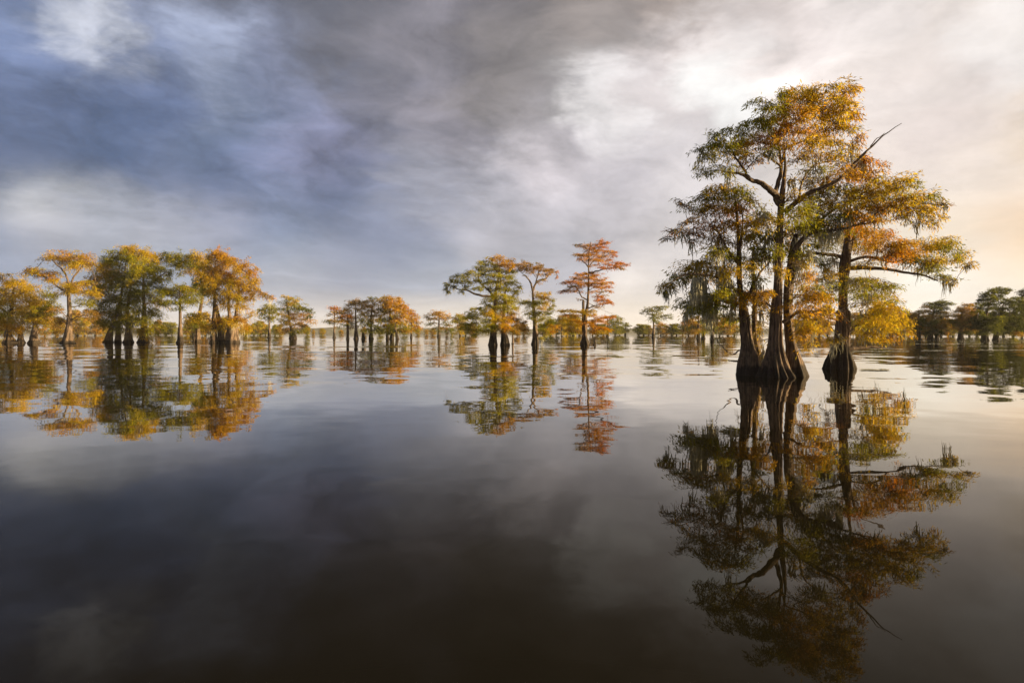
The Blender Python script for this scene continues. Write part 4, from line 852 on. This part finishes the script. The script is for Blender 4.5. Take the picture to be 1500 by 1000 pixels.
Z7 = lambda l: zp(1260, 380, .18, l)
G_R = 'dark cypresses along the right edge'  # leaf colours darkened here to stand for backlit shade
make_tree('cypress_tree', 'brownish wide cypress on several dark feet just right of the close cluster', (1352, 497.5),
    [[(1345, 499.5, 6), (1345, 490, 4), (1346, 475, 2), (1346, 455, 1.2)], (1, [(1363, 499.5, 6), (1363, 490, 4.5), (1364, 475, 2.4), (1368, 455, 1.4)]), (2, [(1372, 499, 4), (1372, 490, 3), (1372, 470, 1.5)])],
    Z7([(640,342,36,9,'k'),(690,345,34,9,'k'),(740,358,30,8,'k'),(560,358,30,9,'k'),(610,362,44,12,'d'),(680,368,40,10,'k'),(520,385,24,9,'b'),(580,390,46,12,'d'),(640,395,50,14,'k'),(700,400,36,12,'d'),(480,420,36,12,'b'),(540,425,46,14,'b'),(610,430,54,14,'d'),(680,432,44,14,'b'),(440,455,36,14,'b'),(500,460,46,14,'b'),(570,465,54,16,'b'),(650,468,54,16,'d'),(710,460,24,12,'b'),(460,500,44,14,'b'),(530,505,40,14,'b',.7),(600,505,50,16,'k'),(670,510,44,16,'b'),
      (480,545,40,14,'b',.6),(600,545,50,16,'d'),(660,555,44,16,'b'),(440,540,34,14,'o'),(590,585,40,14,'d'),(640,595,40,14,'d'),(540,600,30,12,'d')]), cover=5.6, seed=51, stain=2.0, group=G_R, depth=1.0, low=7, leaf=.25, moss=[(1356, 470, 4, 20, 16), (1348, 468, 5, 22, 16)])
make_tree('cypress_tree', 'mid brown round cypress between two taller ones near the right edge', (1407, 497.5),
    [[(1407, 499, 6), (1407, 491, 4.4), (1408, 475, 2.4), (1409, 455, 1.2)]],
    Z7([(865,368,34,9,'b'),(910,372,26,9,'o'),(830,395,36,11,'b'),(890,400,46,12,'o'),(800,420,36,12,'b'),(860,428,50,14,'b'),(915,430,34,14,'o'),(780,455,36,12,'b'),(840,460,50,16,'b'),(910,465,40,16,'o'),(790,495,40,14,'b'),(850,500,54,16,'o'),(915,505,36,16,'b'),(800,535,44,14,'b'),(870,540,54,16,'b'),(920,560,26,14,'b'),(820,575,44,14,'b',.8),(880,590,44,14,'k'),(760,560,24,14,'b',.6)]), cover=5.6, seed=52, stain=1.6, group=G_R, depth=1.0, low=7, leaf=.25)
make_tree('cypress_tree', 'tallest cypress at the right edge, backlit shade in its leaf colour, clear domed top', (1443, 499),
    [[(1443, 501.5, 8), (1443, 492, 5.5), (1444, 475, 3), (1446, 455, 2), (1452, 438, 1)]],
    Z7([(1120,235,30,9,'k'),(1160,245,36,10,'k'),(1205,250,24,9,'d'),(1080,250,34,10,'k'),(1040,268,30,10,'k'),(1120,268,50,12,'d'),(1180,270,36,9,'k'),(1000,295,30,12,'d'),(1060,295,44,14,'k'),(1130,298,40,12,'d'),(980,325,30,12,'d'),(1030,328,44,14,'d'),(1090,330,44,14,'d'),(960,355,24,10,'k'),(1010,362,44,14,'d'),(1070,365,46,14,'d'),(970,395,34,12,'d'),(1030,400,44,14,'d'),(1080,395,30,12,'d'),(960,430,34,14,'k'),(1010,440,44,14,'d'),
      (970,470,40,16,'d'),(1030,480,44,16,'d'),(960,510,36,16,'d'),(1010,520,50,16,'d'),(980,555,44,16,'d'),(1030,560,40,16,'d'),(990,595,40,14,'d')]), seed=53, stain=2.6, group=G_R, depth=1.0, low=7, leaf=.25, cover=6.0)
make_tree('cypress_tree', 'broad cypress filling the right edge below the domed one, shade in its leaf colour', (1459, 498.5),
    [[(1459, 501, 7.5), (1459, 493, 4.5), (1461, 478, 3), (1466, 460, 2), (1470, 445, 1)]],
    Z7([(1180,325,44,9,'k'),(1260,315,40,9,'k'),(1230,340,44,10,'d'),(1300,335,34,9,'k'),(1150,350,36,9,'d'),(1200,365,50,11,'d'),(1280,368,50,12,'d'),(1340,355,30,10,'d'),(1130,395,34,12,'d'),(1190,400,50,14,'d'),(1260,405,50,14,'d'),(1320,405,40,14,'d'),(1110,435,44,14,'d'),(1180,440,54,16,'d'),(1260,445,54,16,'d'),(1330,450,44,16,'d'),(1120,475,44,16,'d'),(1200,480,54,16,'d'),(1280,485,54,16,'d'),(1110,515,44,16,'d'),(1180,520,54,16,'d'),(1260,525,54,16,'d'),(1330,520,44,16,'d'),
      (1090,555,40,16,'d'),(1170,560,54,16,'d'),(1250,565,54,16,'d'),(1320,570,44,16,'d'),(1180,595,40,12,'d'),(1280,605,44,12,'b')]), seed=54, stain=2.6, group=G_R, depth=1.0, low=7, leaf=.25, cover=6.0)
make_tree('cypress_tree', 'dark cypress mostly cut off by the right edge of the picture', (1512, 498),
    [[(1512, 500, 7), (1512, 492, 5), (1512, 475, 3), (1512, 450, 1.4)]],
    [(1505,432,14,5,'d'),(1520,428,16,5,'d'),(1500,445,12,6,'d'),(1518,444,16,7,'d'),(1505,458,16,7,'d'),(1525,458,16,7,'d'),(1500,470,14,7,'d'),(1518,472,16,7,'d'),(1506,482,14,5,'d')], cover=5.6, seed=55, stain=2.0, group=G_R, depth=1.0, low=7, leaf=.25)

# ------------------------------------------------------------------ the far tree line: individual trees copied from a few kinds
def far_kind(seed, cols, shape, leaf=0.95):
    """unit kind 10 m tall"""
    rng = np.random.default_rng(seed)
    H = 10.0
    pts = np.array([[0, 0, -.3, .62], [0, 0, .3, .52], [0, 0, 1.6, .30], [.1, 0, 4, .2], [rng.normal(0, .3), 0, 7, .13], [rng.normal(0, .4), 0, 9.0, .05]])
    tv, tf = fluted_trunk(pts, 10, 12, .25, rng, 1.2, 5)
    pads = []
    if shape == 'flat':
        tiers = [(9.2, 1.6, 4), (8.2, 3.0, 7), (6.9, 3.4, 7), (5.2, 2.6, 4), (3.6, 2.6, 4), (1.9, 2.2, 3)]
    elif shape == 'round':
        tiers = [(9.2, 1.0, 4), (8.0, 2.4, 7), (6.4, 3.3, 9), (4.8, 3.6, 9), (3.2, 3.0, 7), (1.6, 2.8, 6)]
    elif shape == 'wide':
        tiers = [(8.8, 3.0, 7), (7.2, 4.6, 10), (5.4, 5.0, 10), (3.7, 4.6, 9), (1.9, 3.8, 7)]
    else:
        tiers = [(9.3, .7, 3), (8.0, 1.3, 4), (6.5, 1.8, 5), (5.0, 2.0, 5), (3.5, 2.1, 5), (1.9, 1.8, 4)]
    for z, rr, n in tiers:
        for k in range(n):
            a = rng.uniform(0, 6.28); q_ = rr * math.sqrt(rng.uniform(0, 1))
            sz = rng.uniform(.75, 1.4)
            pads.append((np.array([q_ * math.cos(a), q_ * math.sin(a), z + rng.normal(0, .35)]), (1.05 * sz, 1.05 * sz, .5 * sz), cols[rng.integers(len(cols))], 1.0))
    V, F, C, TP, TPI = foliage(pads, leaf, rng, 3.4)
    skel = [list(r_) for r_ in resample(pts, 24) if r_[2] > 1.8]
    br = join(connect(skel, pads, rng, 3, .05, 5)[0])
    return (tv, tf), (V, F, C), br

KINDS = {}
def kind_tree(key):
    if key in KINDS:
        return KINDS[key]
    seed, cols, shape = FK[key]
    t, c, b = far_kind(seed, cols, shape)
    r = empty('cypress_tree', (0, 0, 0))
    o = mesh_obj('trunk', *t, M_BARK, r, smooth=True); o['stain_height'] = 1.4
    mesh_obj('crown', c[0], c[1], M_LEAF, r, tint=c[2])
    mesh_obj('branches', *b, M_LIMB, r)
    KINDS[key] = [r, False]
    return KINDS[key]
FK = {'gold flat': (101, 'ylb', 'flat'), 'gold round': (102, 'ylb', 'round'), 'green round': (103, 'gkl', 'round'), 'green wide': (104, 'ggk', 'wide'),
      'orange round': (105, 'obb', 'round'), 'orange slim': (106, 'oob', 'slim'), 'brown wide': (107, 'bog', 'wide'), 'brown flat': (108, 'bbk', 'flat'),
      'green slim': (109, 'gyk', 'slim'), 'brown round': (110, 'bby', 'round'), 'green flat': (111, 'gkk', 'flat')}
SHN = {'flat': 'flat topped', 'round': 'rounded', 'wide': 'wide', 'slim': 'slim'}
ORD = ['first', 'second', 'third', 'fourth', 'fifth', 'sixth', 'seventh', 'eighth', 'ninth', 'tenth', 'eleventh', 'twelfth', 'thirteenth', 'fourteenth', 'fifteenth', 'sixteenth', 'seventeenth']
rngf = np.random.default_rng(77)
def far_row(group, where, items):
    """items: (px, base row, top row, kind)"""
    for i, (px, pb, pt, key) in enumerate(sorted(items)):
        Y = yat(pb); H = ((HZ - pt) * rngf.uniform(.66, 0.98)) * Y / 1000 + CAM_H
        k = kind_tree(key)
        src = k[0]
        if not k[1]:
            r = src; k[1] = True
        else:
            r = src.copy(); COL.objects.link(r)
            for ch in src.children:
                c_ = ch.copy(); COL.objects.link(c_); c_.parent = r
        sc_ = H / 9.7
        r.location = ((px - 750) * Y / 1000, Y, 0)
        w = rngf.uniform(.75, 1.25) * (1.0 if 'slim' in key else 1.05)
        r.scale = (sc_ * w, sc_ * w, sc_); r.rotation_euler = (0, 0, rngf.uniform(0, 6.28))
        c1, sh = key.split()
        tag(r, f'{c1} {SHN[sh]} far cypress, {ORD[i]} from left {where}', 'tree', group)

far_row('far trees behind the left hand group', 'behind the left group',
    [(-8, 492, 455, 'gold round'), (66, 492.4, 462, 'brown wide'), (84, 491.5, 462, 'gold round'), (112, 491.5, 452, 'brown round'), (124, 492, 462, 'gold flat'), (140, 491.5, 464, 'orange round'), (153, 491, 470, 'gold round'),
     (232, 491, 464, 'brown round'), (243, 491.5, 466, 'green round'), (252, 491, 468, 'green wide'), (274, 491.5, 466, 'gold round'), (282, 492, 460, 'gold round'), (301, 492, 462, 'orange round'), (327, 492, 464, 'gold round')])
far_row('far trees right of the left hand group', 'between rust crown and wide orange tree',
    [(360, 492, 468, 'gold round'), (372, 491, 472, 'green round'), (381, 491.5, 462, 'gold round'), (389, 491, 474, 'green wide'), (403, 491.5, 473, 'green round'), (410, 492, 474, 'gold round'), (450, 491, 477, 'green round'), (459, 490.5, 481, 'brown round')])
far_row('small far trees left of the centre', 'between the pair and large green tree',
    [(472, 490.8, 479.5, 'gold round'), (500, 490.3, 483, 'brown wide'), (533, 491, 478, 'brown round'), (556, 491, 478, 'green round'), (592, 491.5, 478, 'green wide'), (612, 490.8, 482, 'gold round'), (625, 491, 482, 'brown wide'), (634, 491.3, 480, 'brown round'),
     (655, 491.5, 480, 'brown flat'), (662, 491, 479, 'green flat'), (674, 492, 460, 'gold flat'), (682, 491.5, 472, 'green round'), (692, 491.5, 470, 'brown round')])
far_row('far trees behind the central cypresses', 'right of the green centre cypress',
    [(758, 492.5, 470, 'brown round'), (768, 491.5, 472, 'brown wide'), (797, 492, 468, 'green wide'), (806, 491.5, 466, 'green round'), (815, 491.5, 464, 'green flat'), (823, 492.5, 455, 'gold flat'), (831, 491.5, 460, 'orange round'), (840, 492, 456, 'gold round'), (849, 491.5, 464, 'orange round'),
     (868, 491.5, 466, 'orange slim'), (876, 491.5, 470, 'gold round'), (884, 491, 474, 'orange round'), (901, 491, 474, 'green round'), (908, 490.8, 476, 'green wide')])
far_row('far trees between the gap and the close cluster', 'between the gap and close cluster',
    [(936, 491, 474, 'green round'), (943, 491.5, 470, 'green wide'), (950, 491, 476, 'brown round'), (968, 491.5, 470, 'brown wide'), (976, 491, 475, 'brown round'), (984, 491.5, 474, 'green round'), (991, 491.5, 473, 'green wide'), (1000, 491, 474, 'brown wide'), (1009, 491.5, 468, 'brown round'),
     (1018, 491.5, 470, 'brown wide'), (1054, 491.5, 468, 'green wide'), (1066, 492, 462, 'brown round'), (1076, 491.5, 464, 'green round'), (1108, 492, 468, 'gold round')])
far_row('far trees seen between the close trunks', 'between the close trunks and brown right tree',
    [(1166, 491.5, 462, 'gold round'), (1178, 492, 456, 'brown round'), (1190, 491.5, 462, 'brown wide'), (1200, 492.5, 452, 'orange round'), (1212, 492, 464, 'brown wide'), (1256, 493, 450, 'brown round'), (1268, 492, 456, 'gold round'), (1280, 493, 452, 'green wide'), (1293, 492.5, 452, 'gold round'), (1306, 493, 452, 'brown round'), (1319, 493, 450, 'brown wide'), (1330, 492.5, 456, 'brown flat')])
far_row('far trees behind the dark right edge cypresses', 'behind the dark right edge trees',
    [(1341, 493, 460, 'brown round'), (1356, 492.5, 462, 'green round'), (1378, 493, 458, 'brown wide'), (1389, 492, 462, 'brown flat'), (1396, 493, 466, 'green round'), (1420, 492.5, 456, 'green wide'), (1431, 493, 460, 'green round'), (1470, 492.5, 462, 'green wide'), (1484, 493, 458, 'green round'), (1497, 492.5, 455, 'green wide')])

# ------------------------------------------------------------------ floating leaves on the water at the right, and a drift line at the left
def lily():
    rng = np.random.default_rng(9)
    V, F = [], []
    o = 0
    rows = [(1330, 1500, 497.5, 500), (1340, 1440, 503, 504), (1400, 1500, 500, 503), (1420, 1520, 505, 508), (1350, 1390, 513, 514), (1430, 1500, 512, 513.5), (1250, 1330, 514, 515.5), (1262, 1300, 541, 543), (268, 330, 541.5, 543.5)]
    for x0, x1, y0, y1 in rows:
        n = int((x1 - x0) * (2.6 if x0 > 400 else 1.0))
        px = rng.uniform(x0, x1, n); py = rng.uniform(y0, y1, n)
        for a, b in zip(px, py):
            Y = CAM_H * 1000 / (b - HZ); r = rng.uniform(.05, .16) if a > 400 else rng.uniform(.02, .06)
            c = np.array([(a - 750) / 1000 * Y, Y, 0.006 + rng.uniform(0, .02)])
            th = np.arange(6) * math.pi / 3 + rng.uniform(0, 1)
            P = c + np.stack([np.cos(th) * r, np.sin(th) * r, rng.uniform(0, .012, 6)], 1)
            V.append(P); F += [[o, o + 1, o + 2, o + 3], [o, o + 3, o + 4, o + 5]]; o += 6
    tag(mesh_obj('floating_leaves', np.concatenate(V), np.array(F), M_PAD), 'thin lines of pale leaves floating on the water', kind='stuff')
lily()

# ------------------------------------------------------------------ air
bpy.ops.mesh.primitive_cube_add(size=1, location=(0, 900, 30))
hz = bpy.context.object; hz.name = 'haze'; hz.scale = (5600, 2600, 23)
hz.location = (0, 900, 10.5)
m_, g_ = new_mat('haze')
pv = m_.node_tree.nodes.new('ShaderNodeVolumePrincipled')
pv.inputs['Color'].default_value = (0.92, 0.90, 0.88, 1); pv.inputs['Density'].default_value = 0.00011; pv.inputs['Anisotropy'].default_value = 0.0
m_.node_tree.links.new(pv.outputs[0], m_.node_tree.nodes.new('ShaderNodeOutputMaterial').inputs['Volume'])
hz.data.materials.append(m_)
tag(hz, 'thin evening haze over the lake', kind='stuff')
